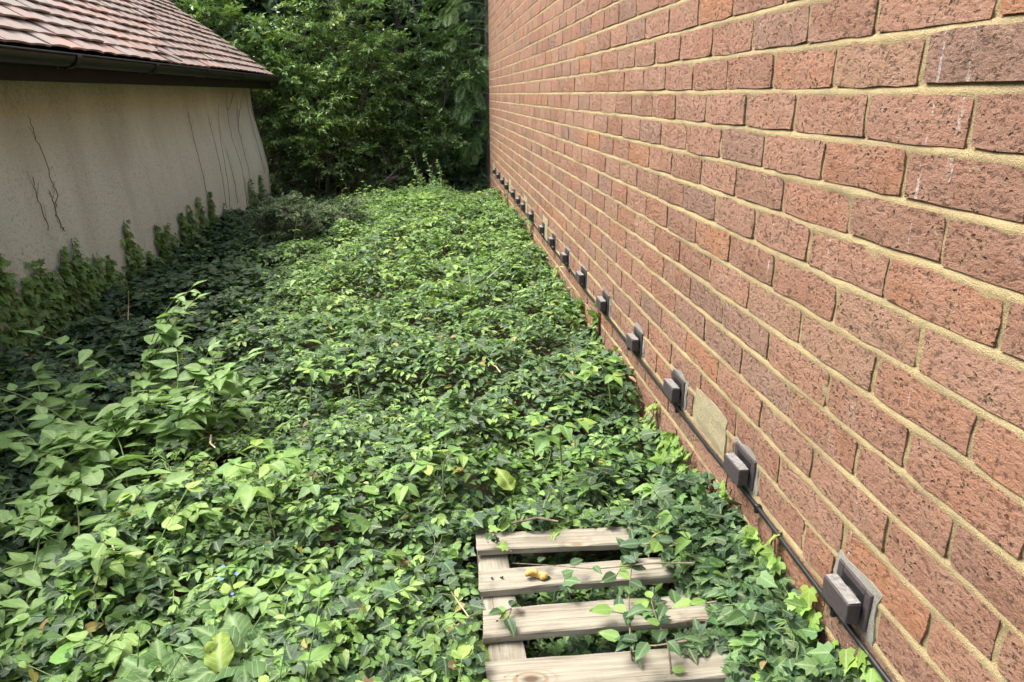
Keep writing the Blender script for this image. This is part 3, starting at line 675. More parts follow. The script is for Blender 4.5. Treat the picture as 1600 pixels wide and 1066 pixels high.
def soft_cols(x, y, z, m):
    t = np.clip(vnoise(x*5, y*5, 81)*0.8+rng.normal(0, 0.22, m)+0.08, 0, 1); c = mixcol(SOFT_D, SOFT_M, np.minimum(t*1.5, 1), 0.13)
    l = U(0, 1, m) < (0.30+0.25*sstep(3, 4.5, y))*t+0.06; c[l] = mixcol(SOFT_M, SOFT_L, U(0.2, 1.2, int(l.sum()))); yl = U(0, 1, m) < 0.012; c[yl] = mixcol((0.35, 0.33, 0.06), (0.42, 0.28, 0.10), U(0, 1, int(yl.sum()))); return c
carpet('creeper_carpet', 'bright green small oval-leaved creeper spreading over the ivy', T_ov, 102000, lambda x, y: 0.95*bright_zone(x, y)+0.05,
       lambda x, y, m: (1+0.25*sstep(2.5, 5, y))*U(0.016, 0.040, m)*(0.75+0.5*vnoise(x*2.5, y*2.5, 98)), soft_cols, M['leaf'], 0.48, (0.0, 0.026), 1.6)
carpet('broad_creeper', 'pale mid-sized oval leaves mixed through the near side of the bed', T_ov+T_lan[:1], 5200, lambda x, y: (0.75*sstep(0.1, -0.5, x)+0.16)*sstep(3.4, 2.0, y)*(0.3+1.2*vnoise(x*3, y*3, 95)),
       lambda x, y, m: U(0.040, 0.075, m), lambda x, y, z, m: mixcol(SOFT_M, SOFT_L, U(-0.2, 0.9, m), 0.13), M['leaf'], 0.40, (-0.02, 0.022), 2.2)
carpet('dead_leaves', 'scattered brown dead leaves caught in the ground cover', T_ov+T_ivy[:1], 1500, lambda x, y: 0.4+0*x, lambda x, y, m: U(0.018, 0.042, m), lambda x, y, z, m: mixcol((0.16, 0.085, 0.04), (0.42, 0.30, 0.15), U(0, 1, m)), M['leaf'], 0.7, (0.012, 0.02), 1.9)
run = MB(); rx, ry = carpet_points(420, near=1.7)
for a_, b_ in zip(rx, ry):
    az = U(0, 6.28); n = 9; ss = np.linspace(0, U(0.12, 0.4), n); hx = a_+np.cos(az+0.9*np.sin(ss*9))*ss; hy = b_+np.sin(az+0.9*np.sin(ss*9))*ss
    if hx.min() < -1.7 or hx.max() > 0.62 or pal_zone(hx, hy).max() > 0.1: continue
    cc = mixcol((0.14, 0.10, 0.06), (0.20, 0.22, 0.09), U(0, 1, 1))[0]
    run.tube(np.stack([hx, hy, canopy(hx, hy)+0.012*np.sin(ss*25+az)-0.004], 1), U(0.0008, 0.0016), 3, cc, cap=False)
tag(run.build('ivy_runners', M['leaf']), 'thin brown and green runners threading through the ground cover', 'ground cover', kind='stuff')
# trailing sprigs: short stems carrying paired leaves that stand clear of the carpet
def sprig_field(name, label, n, sel, leafsize, npairs, tpls, cols, mat, rise=0.35, near=1.3):
    x, y = carpet_points(n, near=near); k = sel(x, y) > U(0, 1, len(x)); x, y = x[k], y[k]
    k = pal_zone(x, y) < 0.2; x, y = x[k], y[k]
    leaf, P_, D_, Nn, S_, C_ = MB(), [], [], [], [], []
    z0 = canopy(x, y)
    for a_, b_, c_ in zip(x, y, z0):
        az = U(0, 6.28); ln = leafsize*U(1.4, 2.6); base = np.array([a_, b_, c_-0.03]); dr = np.array([math.cos(az), math.sin(az), rise*U(0.3, 1.8)])
        cc = mixcol(cols[0], cols[1], U(0, 1, 1), 0.08)[0]; npz = rng.integers(npairs[0], npairs[1]+1)
        leaf.tube(np.array([base, base+dr*ln*0.5, base+dr*ln-np.array([0, 0, 0.15*ln])]), 0.0011, 3, cc*0.8, cap=False)
        for q in range(npz):
            t = (q+1)/npz; p = base+dr*ln*t-np.array([0, 0, 0.15*ln*t*t]); tw = U(-0.3, 0.3)
            for s in (-1, 1):
                aa = az+s*(1.25-0.65*t+U(-0.2, 0.2))+tw; P_.append(p); D_.append([math.cos(aa), math.sin(aa), U(-0.25, 0.2)])
                Nn.append([U(-0.25, 0.25), U(-0.25, 0.25), 1]); S_.append(leafsize*U(0.75, 1.1)*(1.05-0.4*t)); C_.append(cc*U(0.88, 1.15))
        P_.append(p); D_.append([math.cos(az), math.sin(az), 0.15]); Nn.append([0, 0, 1]); S_.append(leafsize*0.7); C_.append(cc*1.2)
    P_, D_, Nn, S_, C_ = map(np.array, (P_, D_, Nn, S_, C_)); wh = rng.integers(len(tpls), size=len(P_))
    for q, tp_ in enumerate(tpls): s = wh == q; leaf.leaves(tp_, P_[s], D_[s], Nn[s], S_[s], C_[s])
    return tag(leaf.build(name, mat), label, 'ground cover', kind='stuff')
sprig_field('seedling_sprigs', 'pale green sprigs of paired leaves rising out of the carpet', 5000, lambda x, y: 0.85*bright_zone(x, y)+0.05, 0.038, (2, 4), T_small, (SOFT_M, SOFT_L), M['leaf'])
sprig_field('weed_tufts', 'fresh bright green leafy tufts standing above the creeper', 620, lambda x, y: 0.9*bright_zone(x, y)*sstep(0.42, 0.62, vnoise(x*2.0, y*1.6, 99))+0.06*sstep(-1.5, -1.0, x), 0.058, (2, 4), T_ov, (SOFT_M, (0.34, 0.46, 0.13)), M['leaf'], 1.0)
sprig_field('narrow_sprigs', 'tiny feathery narrow-leaved sprigs among the creeper', 700, lambda x, y: bright_zone(x, y)*sstep(0.5, 0.7, vnoise(x*2.3, y*2.3, 91)), 0.034, (5, 8), T_nar, ((0.09, 0.18, 0.04), (0.17, 0.28, 0.06)), M['leaf'], 1.2)

# ---------------------------------------------------------------- single plants of the bed
leaf_cache = {}
def leaf_mesh(kind, tpls, colv, matn, k):
    key = (kind, k)
    if key not in leaf_cache:
        V, T, L = tpls[k % len(tpls)]; c = np.clip(np.array(colv[k % len(colv)])*math.exp(rng.normal(0, 0.06)), 0, 1)
        me = make_mesh('leaf', V, T, np.tile(c, (len(V), 1)), L); me.materials.append(M[matn]); leaf_cache[key] = me
    return leaf_cache[key]
def put_leaf(root, kind, tpls, colv, matn, p, d, nr, size, width=1.0):
    me = leaf_mesh(kind, tpls, colv, matn, int(rng.integers(12)))
    d = np.array(d, float); d /= np.linalg.norm(d); x = np.cross(d, nr); x /= np.linalg.norm(x)+1e-9; z = np.cross(x, d)
    o = bpy.data.objects.new('leaf', me); col.objects.link(o); o.parent = root; p = local(p, root)
    A = np.stack([x*width*size, d*size, z*size], 1)
    o.matrix_local = Matrix([[*A[0], p[0]], [*A[1], p[1]], [*A[2], p[2]], [0, 0, 0, 1]]); return o
WEED = [(0.20, 0.33, 0.10), (0.22, 0.36, 0.115), (0.16, 0.28, 0.085), (0.245, 0.385, 0.12), (0.20, 0.325, 0.09)]
def arching_weed(px, ztop_px, label, stems, reach, leaf, z=0.1, group='arching pale green weeds'):
    b = on_z(*px, z); root = empty('arching_weed', tuple(b), label, 'weed', group); top = None
    st = MB()
    for s in range(stems):
        az = U(0, 6.28); ln = reach*U(0.7, 1.15); hgt = ztop_px*U(0.6, 1.0); n = 9
        t = np.linspace(0, 1, n); out = ln*t**1.3; zz_ = hgt*(1.25*t-0.35*t*t)
        P = b+np.stack([np.cos(az+0.3*t)*out, np.sin(az+0.3*t)*out, zz_], 1); st.tube(local(P, root), np.linspace(0.003, 0.0012, n), 4)
        for q in range(2, n):
            for sd in (-1, 1):
                if U(0, 1) < 0.22: continue
                a2 = az+sd*U(0.5, 1.9)
                put_leaf(root, 'weed', T_lan, WEED, 'leaf', P[q]+rng.normal(0, 0.012, 3), [math.cos(a2), math.sin(a2), U(-0.25, 0.25)], [U(-0.4, 0.4), U(-0.4, 0.4), 1], leaf*U(0.45, 1.12)*(1-0.45*t[q]**3))
        put_leaf(root, 'weed', T_lan, WEED, 'leaf', P[-1], [math.cos(az), math.sin(az), 0.5], [0, 0, 1], leaf*0.55)
    st.build('stem', M['stem'], root)
for px, ht, st_, rc, lf, lb in (((215, 640), 0.46, 6, 0.24, 0.115, 'tallest arching pale green weed, its tip reaching over the dark ivy'),
                               ((150, 710), 0.28, 7, 0.28, 0.12, 'arching pale weed with lance leaves between the dark ivy and the tallest weed'),
                               ((270, 700), 0.30, 7, 0.26, 0.115, 'arching pale weed at the foot of the tallest weed, towards the pallet side'),
                               ((60, 720), 0.24, 6, 0.26, 0.115, 'arching pale weed at the picture edge level with the tallest weed'),
                               ((200, 780), 0.22, 6, 0.26, 0.11, 'arching pale weed just in front of the tallest weed'),
                               ((330, 670), 0.24, 5, 0.22, 0.095, 'small arching pale weed beside the ivy, behind the yellow-tipped shoot'),
                               ((20, 830), 0.20, 6, 0.24, 0.12, 'large-leaved arching weed cut by the picture edge, below the others'),
                               ((120, 880), 0.17, 5, 0.22, 0.08, 'low arching pale weed between the picture edge and the rosettes'),
                               ((40, 960), 0.16, 5, 0.20, 0.07, 'lowest arching weed in the near corner of the bed')):
    arching_weed(px, ht, lb, st_, rc, lf)
SHOOT = [(0.19, 0.33, 0.075), (0.24, 0.38, 0.09), (0.15, 0.28, 0.07), (0.28, 0.38, 0.07), (0.17, 0.30, 0.09)]
DKSH = [(0.07, 0.15, 0.05), (0.09, 0.18, 0.06), (0.08, 0.16, 0.05)]
def bramble(px, z, hgt, nl, leaf, label, cols=SHOOT, key='shoot', name='bramble_shoot'):
    b = on_z(*px, z); root = empty(name, tuple(b), label, 'bramble', 'bramble shoots in the creeper'); st = MB()
    az0 = U(0, 6.28); lean = np.array([math.cos(az0), math.sin(az0), 0])*hgt*0.5
    st.tube(local(np.array([b-[0, 0, 0.1], b+lean*0.4+[0, 0, hgt*0.6], b+lean+[0, 0, hgt]]), root), [0.0028, 0.0024, 0.0015], 5)
    for q in range(nl):
        t = 0.35+0.65*(q+1)/nl; p = b+lean*t+np.array([0, 0, hgt*t]); az = az0+q*2.4; pe = np.array([math.cos(az), math.sin(az), 0.35]); pl = leaf*U(0.7, 1.1)*(1.15-0.5*t)
        e = p+pe*pl; st.tube(local(np.array([p, e]), root), 0.0011, 3)
        sc = leaf*(1.25-0.55*t)
        for da in (0, -1.25, 1.25):
            a2 = az+da; put_leaf(root, key, T_ov, cols, 'leaf', e, [math.cos(a2), math.sin(a2), U(-0.3, 0.15)], [U(-0.2, 0.2), U(-0.2, 0.2), 1], sc*(1.0 if da == 0 else 0.85), 1.1)
    st.build('stem', M['stem'], root)
for px, z, h, nl, lf, lb in (((425, 800), 0.2, 0.12, 6, 0.075, 'bright bramble shoot with large serrated leaves left of the bed centre'),
                             ((480, 610), 0.2, 0.10, 5, 0.06, 'yellow-tipped bramble shoot in front of the small arching weed'),
                             ((690, 760), 0.2, 0.07, 4, 0.06, 'pale bramble shoot above the pallet corner'),
                             ((640, 765), 0.2, 0.05, 3, 0.06, 'low bramble shoot with three flat leaf groups, bed centre'),
                             ((880, 700), 0.2, 0.12, 6, 0.065, 'bramble shoot standing between the bed centre and the brick wall'),
                             ((960, 620), 0.2, 0.13, 6, 0.06, 'bramble shoot leaning on the brick wall under the fourth vent'),
                             ((1010, 560), 0.25, 0.12, 5, 0.05, 'bramble shoot covering the fourth vent of the brick wall'),
                             ((560, 590), 0.2, 0.08, 5, 0.05, 'small bramble shoot in the middle of the bed'),
                             ((510, 780), 0.2, 0.05, 4, 0.055, 'low yellow-green bramble shoot beside the large bright one'),
                             ((450, 940), 0.15, 0.04, 4, 0.06, 'round-leaved bramble shoot above the rosettes'),
                             ((835, 330), 0.2, 0.10, 5, 0.05, 'bramble shoot against the far part of the brick wall'),
                             ((600, 450), 0.25, 0.10, 5, 0.05, 'bright bramble shoot on the far mound'),
                             ((740, 400), 0.25, 0.10, 5, 0.05, 'bright bramble shoot on the mound near the brick wall')):
    bramble(px, z, h, nl, lf, lb)
ALK = [(0.10, 0.18, 0.065), (0.12, 0.21, 0.075), (0.085, 0.155, 0.055), (0.13, 0.23, 0.08)]
def rosette(px, z, nl, leaf, label, cols=ALK, key='rosette', extra=None):
    b = on_z(*px, z); root = empty('broad_leaf_rosette', tuple(b), label, 'plant', 'broad-leaved rosettes at the near edge')
    for q in range(nl):
        az = q*2.4+U(-0.5, 0.5); el = U(0.0, 0.5)+0.5*q/nl
        put_leaf(root, key, T_big, cols, 'bigleaf', b+np.array([math.cos(az), math.sin(az), 0])*0.012, [math.cos(az), math.sin(az), el], [-0.4*math.cos(az)+U(-0.4, 0.4), -0.4*math.sin(az)+U(-0.4, 0.4), 1], leaf*U(0.55, 1.1))
    st = MB(); st.tube(local(np.array([b-[0, 0, 0.12], b+[0, 0, 0.02]]), root), 0.006, 6); st.build('stem', M['stem'], root); return root
rosette((385, 1030), 0.16, 12, 0.125, 'broad-leaved green rosette with crinkled leaves at the near edge')
rosette((590, 1010), 0.15, 13, 0.095, 'darker toothed rosette between the crinkled rosette and the pallet', DKSH, 'dkros')
rosette((250, 1060), 0.13, 9, 0.11, 'pale broad-leaved rosette at the near edge, farthest from the pallet')
rosette((110, 640), 0.14, 8, 0.15, 'large dull rosette in the shade between the dark ivy and arching weeds', [(0.08, 0.15, 0.055), (0.10, 0.18, 0.06)], 'shros')
for px, z, az, el, sz, lb in (((345, 1050), 0.17, 1.9, 0.9, 0.085, 'single bright yellow-green veined leaf standing at the near edge'), ((800, 765), 0.17, 2.2, 0.9, 0.075, 'single mottled upright leaf behind the pallet'), ((745, 1050), 0.12, 1.2, 0.8, 0.07, 'yellow-green leaf touching the near corner of the pallet')):
    b = on_z(*px, z); root = empty('single_leaf', tuple(b), lb, 'leaf')
    put_leaf(root, 'yel', T_big, [(0.22, 0.31, 0.055), (0.20, 0.28, 0.045)], 'bigleaf', b, [math.cos(az), math.sin(az), el], [-math.cos(az)*0.9, -math.sin(az)*0.9-0.4, 0.5], sz, 1.05)
    st = MB(); st.tube(local(np.array([b-[0, 0, 0.1], b]), root), 0.002, 4); st.build('stem', M['stem'], root)
# blue-flowered stem
b = on_z(362, 960, 0.16); fl = empty('flowering_stem', tuple(b), 'thin stem with tiny blue flowers above the crinkled rosette', 'plant'); st = MB(); st.tube(local(np.array([b-[0, 0, 0.08], b+[0.01, 0, 0.06], b+[0.0, 0.01, 0.10]]), fl), 0.002, 4); st.build('stem', M['stem'], fl)
for k in range(6):
    p = b+np.array([U(-0.03, 0.03), U(-0.02, 0.02), 0.09+U(-0.04, 0.02)]); mb = MB()
    for q in range(5): a = q*1.257; mb.leaves(T_small[0], local([p], fl), np.array([[math.cos(a), math.sin(a), 0.3]]), np.array([[0, 0, 1.0]]), 0.0042, [(0.1, 0.15, 0.6)], np.array([1.6]))
    mb.build('flower', M['flower'], fl)
for k in range(10): put_leaf(fl, 'shoot', T_ov, SHOOT, 'leaf', b+np.array([U(-0.01, 0.01), U(-0.01, 0.01), U(0.0, 0.09)]), [U(-1, 1), U(-1, 1), 0.2], [0, 0, 1], 0.035)
# ferns and long-bladed tuft
def fern(px, y, n, ln, label, c):
    b = on_y(*px, y); b[2] = canopy(b[0], b[1])-0.03; root = empty('fern', tuple(b), label, 'fern', 'ferns at the far end of the bed')
    for q in range(n):
        az = q*6.283/n+U(-0.3, 0.3); mb = MB(); mb.leaves(T_fern, np.zeros((1, 3)), np.array([[math.cos(az), math.sin(az), 0.9]]), np.array([[-math.cos(az), -math.sin(az), 1.0]]), ln*U(0.8, 1.1), [np.array(c)*U(0.85, 1.15)]); mb.build('frond', M['leaf'], root)
fern((660, 332), 6.6, 8, 0.24, 'bright fern with arching fronds below the tall feathery stems', (0.20, 0.34, 0.07))
fern((615, 338), 6.5, 7, 0.2, 'smaller fern beside the bright fern', (0.14, 0.26, 0.06))
fern((530, 345), 6.3, 7, 0.2, 'dull fern next to the glossy dark shrub', (0.10, 0.19, 0.06))
b = on_z(735, 478, 0.15); root = empty('grass_tuft', tuple(b), 'tuft of long dark strap blades in the middle of the creeper', 'grass')
for k in range(11):
    az = U(0, 6.28); mb = MB(); mb.leaves(T_blade[0], np.zeros((1, 3)), np.array([[math.cos(az)*0.45, math.sin(az)*0.45, 1.0]]), np.array([[-math.cos(az), -math.sin(az), 0.6]]), U(0.2, 0.32), [(0.075, 0.16, 0.045)]); mb.build('blade', M['leaf'], root)
# tall feathery stems at the far end
b = on_y(672, 318, 7.3); b[2] = canopy(b[0], b[1])-0.06
tall_px = [((668, 320), (632, 234)), ((676, 318), (645, 262)), ((680, 316), (662, 240)), ((690, 315), (682, 250)), ((694, 318), (676, 276)), ((700, 320), (700, 292)), ((662, 322), (652, 285)), ((670, 322), (664, 298)), ((686, 322), (688, 296))]
root = empty('feathery_weed', tuple(b), 'tall feathery weed with slender leafy stems before the dark trees', 'weed')
for (p0, p1) in tall_px:
    a, c = on_y(*p0, 7.3), on_y(*p1, 7.25+U(-0.1, 0.1)); n = 10; t = np.linspace(0, 1, n)[:, None]; P = a*(1-t)+c*t+np.array([0.03, 0, 0])*np.sin(t*3.14)
    st = MB(); st.tube(local(P, root), np.linspace(0.004, 0.0015, n), 4, (0.12, 0.2, 0.07)); L_ = []
    m = 80; tt = U(0.05, 1.0, m); pp = np.stack([np.interp(tt, t[:, 0], P[:, k]) for k in range(3)], 1)
    st.leaves(T_nar[0], local(pp, root), rand_dirs(m, 0.35, 0.4), up_normals(m, 0.5), U(0.035, 0.065, m)*(1.25-0.7*tt), mixcol((0.14, 0.25, 0.10), (0.26, 0.38, 0.17), tt), np.full(m, 2.0))
    st.build('stem', M['leaf'], root)
mb = MB(); m = 1800; x = rng.normal(b[0]+0.05, 0.20, m); y = rng.normal(6.95, 0.22, m)
mb.leaves(T_nar[0], local(np.stack([x, y, canopy(x, y)+U(-0.03, 0.13, m)*np.exp(-((x-b[0]-0.05)/0.25)**2)], 1), root), rand_dirs(m, 0.5, 0.4), up_normals(m, 0.5), U(0.02, 0.045, m), mixcol((0.08, 0.17, 0.05), (0.14, 0.26, 0.08), U(0, 1, m)), np.full(m, 1.2))
mb.build('foliage', M['leaf'], root)

# ---------------------------------------------------------------- ivy on the two walls, dead vines
def wall_ivy(name, label, xf, y0, z0, y1, z1, nrm_x, nleaf, size, spread, cols, group, cat='ivy'):
    root = empty(name, (xf(y0, z0), y0, z0), label, cat, group); st = MB(); n = 8; t = np.linspace(0, 1, n)
    spread = spread*U(0.6, 1.4); size = size*U(0.85, 1.15); yy = y0+(y1-y0)*t+U(-0.06, 0.06)*(t-1)**2+0.018*np.sin(t*7+U(0, 6)); zz_ = z0+(z1-z0)*t; P = np.stack([[xf(a, b_)+nrm_x*0.006 for a, b_ in zip(yy, zz_)], yy, zz_], 1).astype(float)
    st.tube(local(P, root), np.linspace(0.003, 0.0015, n), 4); st.build('stem', M['vine'], root)
    nleaf = int(nleaf*U(0.75, 1.25)); tt = U(0, 1, nleaf)**U(0.9, 1.6); py = np.interp(tt, t, yy)+rng.normal(0, 1, nleaf)*spread*(1.6-1.3*tt); pz = np.interp(tt, t, zz_)+rng.normal(0, 0.012, nleaf)
    px = np.array([xf(a, b_) for a, b_ in zip(py, pz)])+nrm_x*U(0.008, 0.03, nleaf)
    d = np.stack([np.full(nleaf, nrm_x*0.45), rng.normal(0, 0.5, nleaf), -0.55+rng.normal(0, 0.4, nleaf)], 1); nr = np.stack([np.full(nleaf, nrm_x), rng.normal(0, 0.35, nleaf), rng.normal(0.55, 0.3, nleaf)], 1)
    cc = mixcol(cols[0], cols[1], np.clip(tt*0.75+rng.normal(0.1, 0.2, nleaf), 0, 1)); mb = MB(); wh = rng.integers(4, size=nleaf)
    for q in range(4): s = wh == q; mb.leaves(T_ivy[q], local(np.stack([px, py, pz], 1)[s], root), d[s], nr[s], (size*U(0.65, 1.15, nleaf)*(1.05-0.3*tt))[s], cc[s])
    mb.build('foliage', M['ivy'], root)
gx = lambda y, z: float(wall_x(y, z))
tops = [(4, 398), (14, 425), (44, 436), (61, 411), (84, 424), (105, 392), (125, 372), (138, 407), (155, 397), (175, 404), (202, 345), (219, 385), (250, 350), (262, 352), (285, 333), (298, 322), (314, 307), (331, 299), (352, 322), (368, 328), (388, 280), (404, 274)]
for q, (u, v) in enumerate(tops):
    p = on_x(u, v, GX+0.10); tall = p[2]
    b0 = on_x(u, v+40, GX+0.10)
    wall_ivy('climbing_ivy', '%s ivy strand climbing the beige wall, counted towards the trees' % ordn[q], gx, p[1]-0.02, 0.02, p[1], tall, 1, int(60+190*max(tall-0.05, 0.1)), 0.045, 0.042, ((0.06, 0.125, 0.042), (0.13, 0.25, 0.055)), 'ivy strands on the beige wall')
for q in range(len(tops)-1):
    (u0, v0), (u1, v1) = tops[q], tops[q+1]; u = (u0+u1)/2+U(-3, 3); p = on_x(u, max(v0, v1)+U(6, 22), GX+0.10)
    wall_ivy('climbing_ivy', '%s low ivy strand filling the row on the beige wall, counted towards the trees' % ordn[q], gx, p[1]-0.02, 0.02, p[1], max(p[2], 0.12), 1, 60, 0.045, 0.05, ((0.055, 0.115, 0.04), (0.11, 0.21, 0.05)), 'low ivy strands on the beige wall')
bx_ = lambda y, z: WX
bt = [(1340, 1040), (1290, 1010), (1262, 950), (1240, 985), (1205, 865), (1180, 830), (1150, 905), (1128, 770), (1075, 715), (1050, 690), (1020, 640), (962, 560), (930, 490), (905, 480), (880, 455), (868, 430), (852, 425), (838, 395), (828, 350), (812, 350), (800, 330), (790, 305), (780, 300)]
for q, (u, v) in enumerate(bt):
    p = on_x(u, v, WX-0.02)
    wall_ivy('climbing_ivy', '%s light green ivy strand at the brick wall foot, counted from the pallet' % ordn[q], bx_, p[1]+0.01, 0.08, p[1], max(p[2]+0.02, 0.2), -1, 58, 0.042, 0.040, (MID_IVY, LIGHT_IVY), 'ivy strands on the brick wall')
Z = 0.3375
vines = [[(155, 540), (175, 600), (205, 680), (225, 770), (245, 860), (258, 900), (250, 950), (240, 985), (262, 1040), (275, 1070)], [(156, 820), (163, 900), (180, 970), (205, 1066)], [(220, 880), (238, 930), (243, 1000)], [(890, 520), (900, 590), (910, 690), (925, 800), (937, 895)], [(975, 530), (985, 620), (998, 740), (1006, 850), (1018, 950)],
         [(1027, 480), (1018, 640), (1022, 760), (1030, 880), (1036, 960)], [(1065, 415), (1066, 520), (1070, 640), (1090, 760), (1100, 860), (1112, 960)], [(1100, 420), (1085, 480), (1068, 510)], [(1112, 470), (1108, 600), (1115, 720), (1126, 850)], [(1140, 420), (1120, 520), (1106, 610)], [(1150, 420), (1165, 560), (1178, 700), (1190, 800)], [(1165, 480), (1185, 560), (1205, 660), (1220, 760)], [(1035, 690), (1050, 800), (1070, 940)], [(1100, 820), (1110, 900), (1125, 960)]]
for q, vn in enumerate(vines):
    P = np.array([on_x(u*Z, v*Z, GX+0.03) for u, v in vn])
    t = np.linspace(0, len(P)-1, len(P)*4); P = np.stack([np.interp(t, np.arange(len(P)), P[:, k]) for k in range(3)], 1); P[:, 1] += rng.normal(0, 0.006, len(P)); P[:, 0] = wall_x(P[:, 1], P[:, 2])+0.002
    root = empty('dead_vine', tuple(P[-1]), '%s thin dead vine stem on the beige wall, counted towards the trees' % ordn[q], 'vine', 'dead vines on the beige wall')
    mb = MB(); mb.tube(local(P, root), np.linspace(0.0012, 0.0026, len(P)), 5); mb.build('stem', M['vine'], root)
    for k in range(3):
        mb = MB(); i0 = rng.integers(2, len(P)-1); p = P[i0]; a = np.array([0.001, U(-0.05, 0.05), U(0.02, 0.09)]); mb.tube(local(np.array([p, p+a*0.5+[0.002, U(-.01, .01), 0], p+a]), root), [0.0011, 0.0009, 0.0007], 3); mb.build('twig', M['vine'], root)

# ---------------------------------------------------------------- shrubs and trees
def stems_shrub(name, label, base, stems, nbranch, blen, ntwig, tlen, nleaf, leaf, tpls, cols, mat, cat, droop=0.15, group=None, cstart=0.15, trunk_r=0.015, flat=0.5, ncol=0.5):
    root = empty(name, tuple(base), label, cat, group); wood = MB(); P_, D_, N_, S_, C_ = [], [], [], [], []
    for top, off in stems:
        n = 12; t = np.linspace(0, 1, n)[:, None]; p0 = np.array(base)+np.array([off[0], off[1], 0]); top_ = np.array(top)
        P = p0*(1-t)+top_*t; P[:, :2] += 0.06*np.cumsum(rng.normal(0, 0.5, (n, 2)), axis=0)*t; wood.tube(local(P, root), np.linspace(trunk_r, trunk_r*0.25, n), 6)
        hgt = top_[2]-p0[2]
        for q in range(nbranch):
            tb = cstart+(1-cstart)*(q+U(0, 1))/nbranch; pb = np.array([np.interp(tb, t[:, 0], P[:, k]) for k in range(3)]); az = q*2.4+U(-0.5, 0.5)
            ln = blen*(0.45+0.75*math.sin(math.pi*min(1, 0.15+tb*0.8)))*U(0.6, 1.15); el = U(0.1, 0.75); db = np.array([math.cos(az)*math.cos(el), math.sin(az)*math.cos(el), math.sin(el)])
            tb_ = np.linspace(0, 1, 6)[:, None]; B = pb+db*ln*tb_-np.array([0, 0, droop*ln])*tb_**2; B[1:] += rng.normal(0, 0.015, (5, 3)); wood.tube(local(B, root), np.linspace(0.006, 0.002, 6), 4, cap=False)
            bc = mixcol(cols[0], cols[1], np.clip(U(0, 1, 1)*0.7+0.3*(db[2]), 0, 1), 0.1)[0]
            for w in range(ntwig):
                tw = 0.25+0.75*(w+U(0, 1))/ntwig; pt = np.array([np.interp(tw, tb_[:, 0], B[:, k]) for k in range(3)])
                ta = az+(1 if w % 2 else -1)*U(0.5, 1.1); te = el*0.5+rng.normal(0.15, 0.35); dt = np.array([math.cos(ta)*math.cos(te), math.sin(ta)*math.cos(te), math.sin(te)]); tl = tlen*U(0.5, 1.2)
                m = max(3, int(nleaf*U(0.6, 1.3))); tm = (np.arange(m)+0.5)/m; pp = pt+dt*tl*tm[:, None]-np.array([0, 0, 0.25*tl])*(tm**2)[:, None]
                wood.tube(local(np.array([pt, pt+dt*tl*0.5, pp[-1]]), root), [0.002, 0.0015, 0.001], 3, cap=False)
                sd = np.where(np.arange(m) % 2 == 0, 1.0, -1.0); la = ta+sd*U(0.5, 1.2, m); le = te*0.5+rng.normal(0.05, flat, m)
                P_.append(pp); D_.append(np.stack([np.cos(la)*np.cos(le), np.sin(la)*np.cos(le), np.sin(le)], 1)); N_.append(up_normals(m, 0.5)+dt*0.15); S_.append(leaf*U(0.7, 1.2, m)*(1.1-0.35*tm)); C_.append(bc*np.exp(rng.normal(0, 0.15, (m, 1)))*(1+ncol*tm[:, None]*0.5))
    wood.build('trunk', M['bark'], root)
    P_, D_, N_, S_, C_ = map(np.concatenate, (P_, D_, N_, S_, C_)); mb = MB(); wh = rng.integers(len(tpls), size=len(P_))
    for q, tp_ in enumerate(tpls): s = wh == q; mb.leaves(tp_, local(P_[s], root), D_[s], N_[s], S_[s], C_[s])
    mb.build('crown', M[mat], root); return root
def at(u, v, y): return on_y(u, v, y)
gz = lambda x, y: float(soil_h(x, y))-0.02
# light privet-like shrub tree, several upright stems
b = at(505, 318, 8.75); b[2] = gz(b[0], b[1])
stems_shrub('privet_tree', 'light green many-stemmed shrub tree beside the garage corner', b,
            [((at(517, -60, 8.7)), (0.05, 0)), ((at(470, 10, 8.7)), (-0.1, 0.05)), ((at(560, -20, 8.8)), (0.1, 0.1)), ((at(440, 90, 8.6)), (-0.15, 0)), ((at(590, 60, 8.8)), (0.16, 0)), ((at(490, 120, 8.45)), (-0.03, -0.1)), ((at(530, 190, 8.4)), (0.03, -0.12))],
            30, 0.46, 8, 0.19, 12, 0.058, T_tiny, ((0.085, 0.165, 0.05), (0.27, 0.40, 0.11)), 'tree', 'tree', cstart=0.42, trunk_r=0.014)
b = at(655, 300, 9.2); b[2] = gz(b[0], b[1])
stems_shrub('dark_shrub_tree', 'darker arching shrub tree in the middle of the far hedge', b,
            [((at(600, 60, 9.1)), (-0.15, 0)), ((at(660, -30, 9.2)), (0, 0.1)), ((at(700, 60, 9.1)), (0.15, 0)), ((at(640, 130, 8.9)), (0, -0.2)), ((at(690, 190, 8.8)), (0.1, -0.2)), ((at(590, 200, 8.9)), (-0.2, -0.1))],
            26, 0.50, 7, 0.20, 12, 0.060, T_tiny, ((0.065, 0.135, 0.045), (0.17, 0.285, 0.08)), 'tree', 'tree', cstart=0.45, trunk_r=0.018)
# compound-leaved shrub hanging over the roof edge
b = np.array([-2.35, 9.0, 0.0]); b[2] = gz(b[0], b[1])
stems_shrub('overhanging_shrub', 'large-leaved shrub hanging over the end of the tiled roof', b,
            [((at(300, -30, 8.55)), (0, 0)), ((at(360, 20, 8.6)), (0.1, 0)), ((at(420, 40, 8.6)), (0.2, 0)), ((at(270, -60, 8.7)), (-0.3, 0)), ((at(400, 80, 8.55)), (0.2, -0.1))],
            20, 0.45, 5, 0.16, 7, 0.080, T_small, ((0.09, 0.175, 0.05), (0.24, 0.38, 0.10)), 'tree', 'shrub', cstart=0.62, trunk_r=0.02)
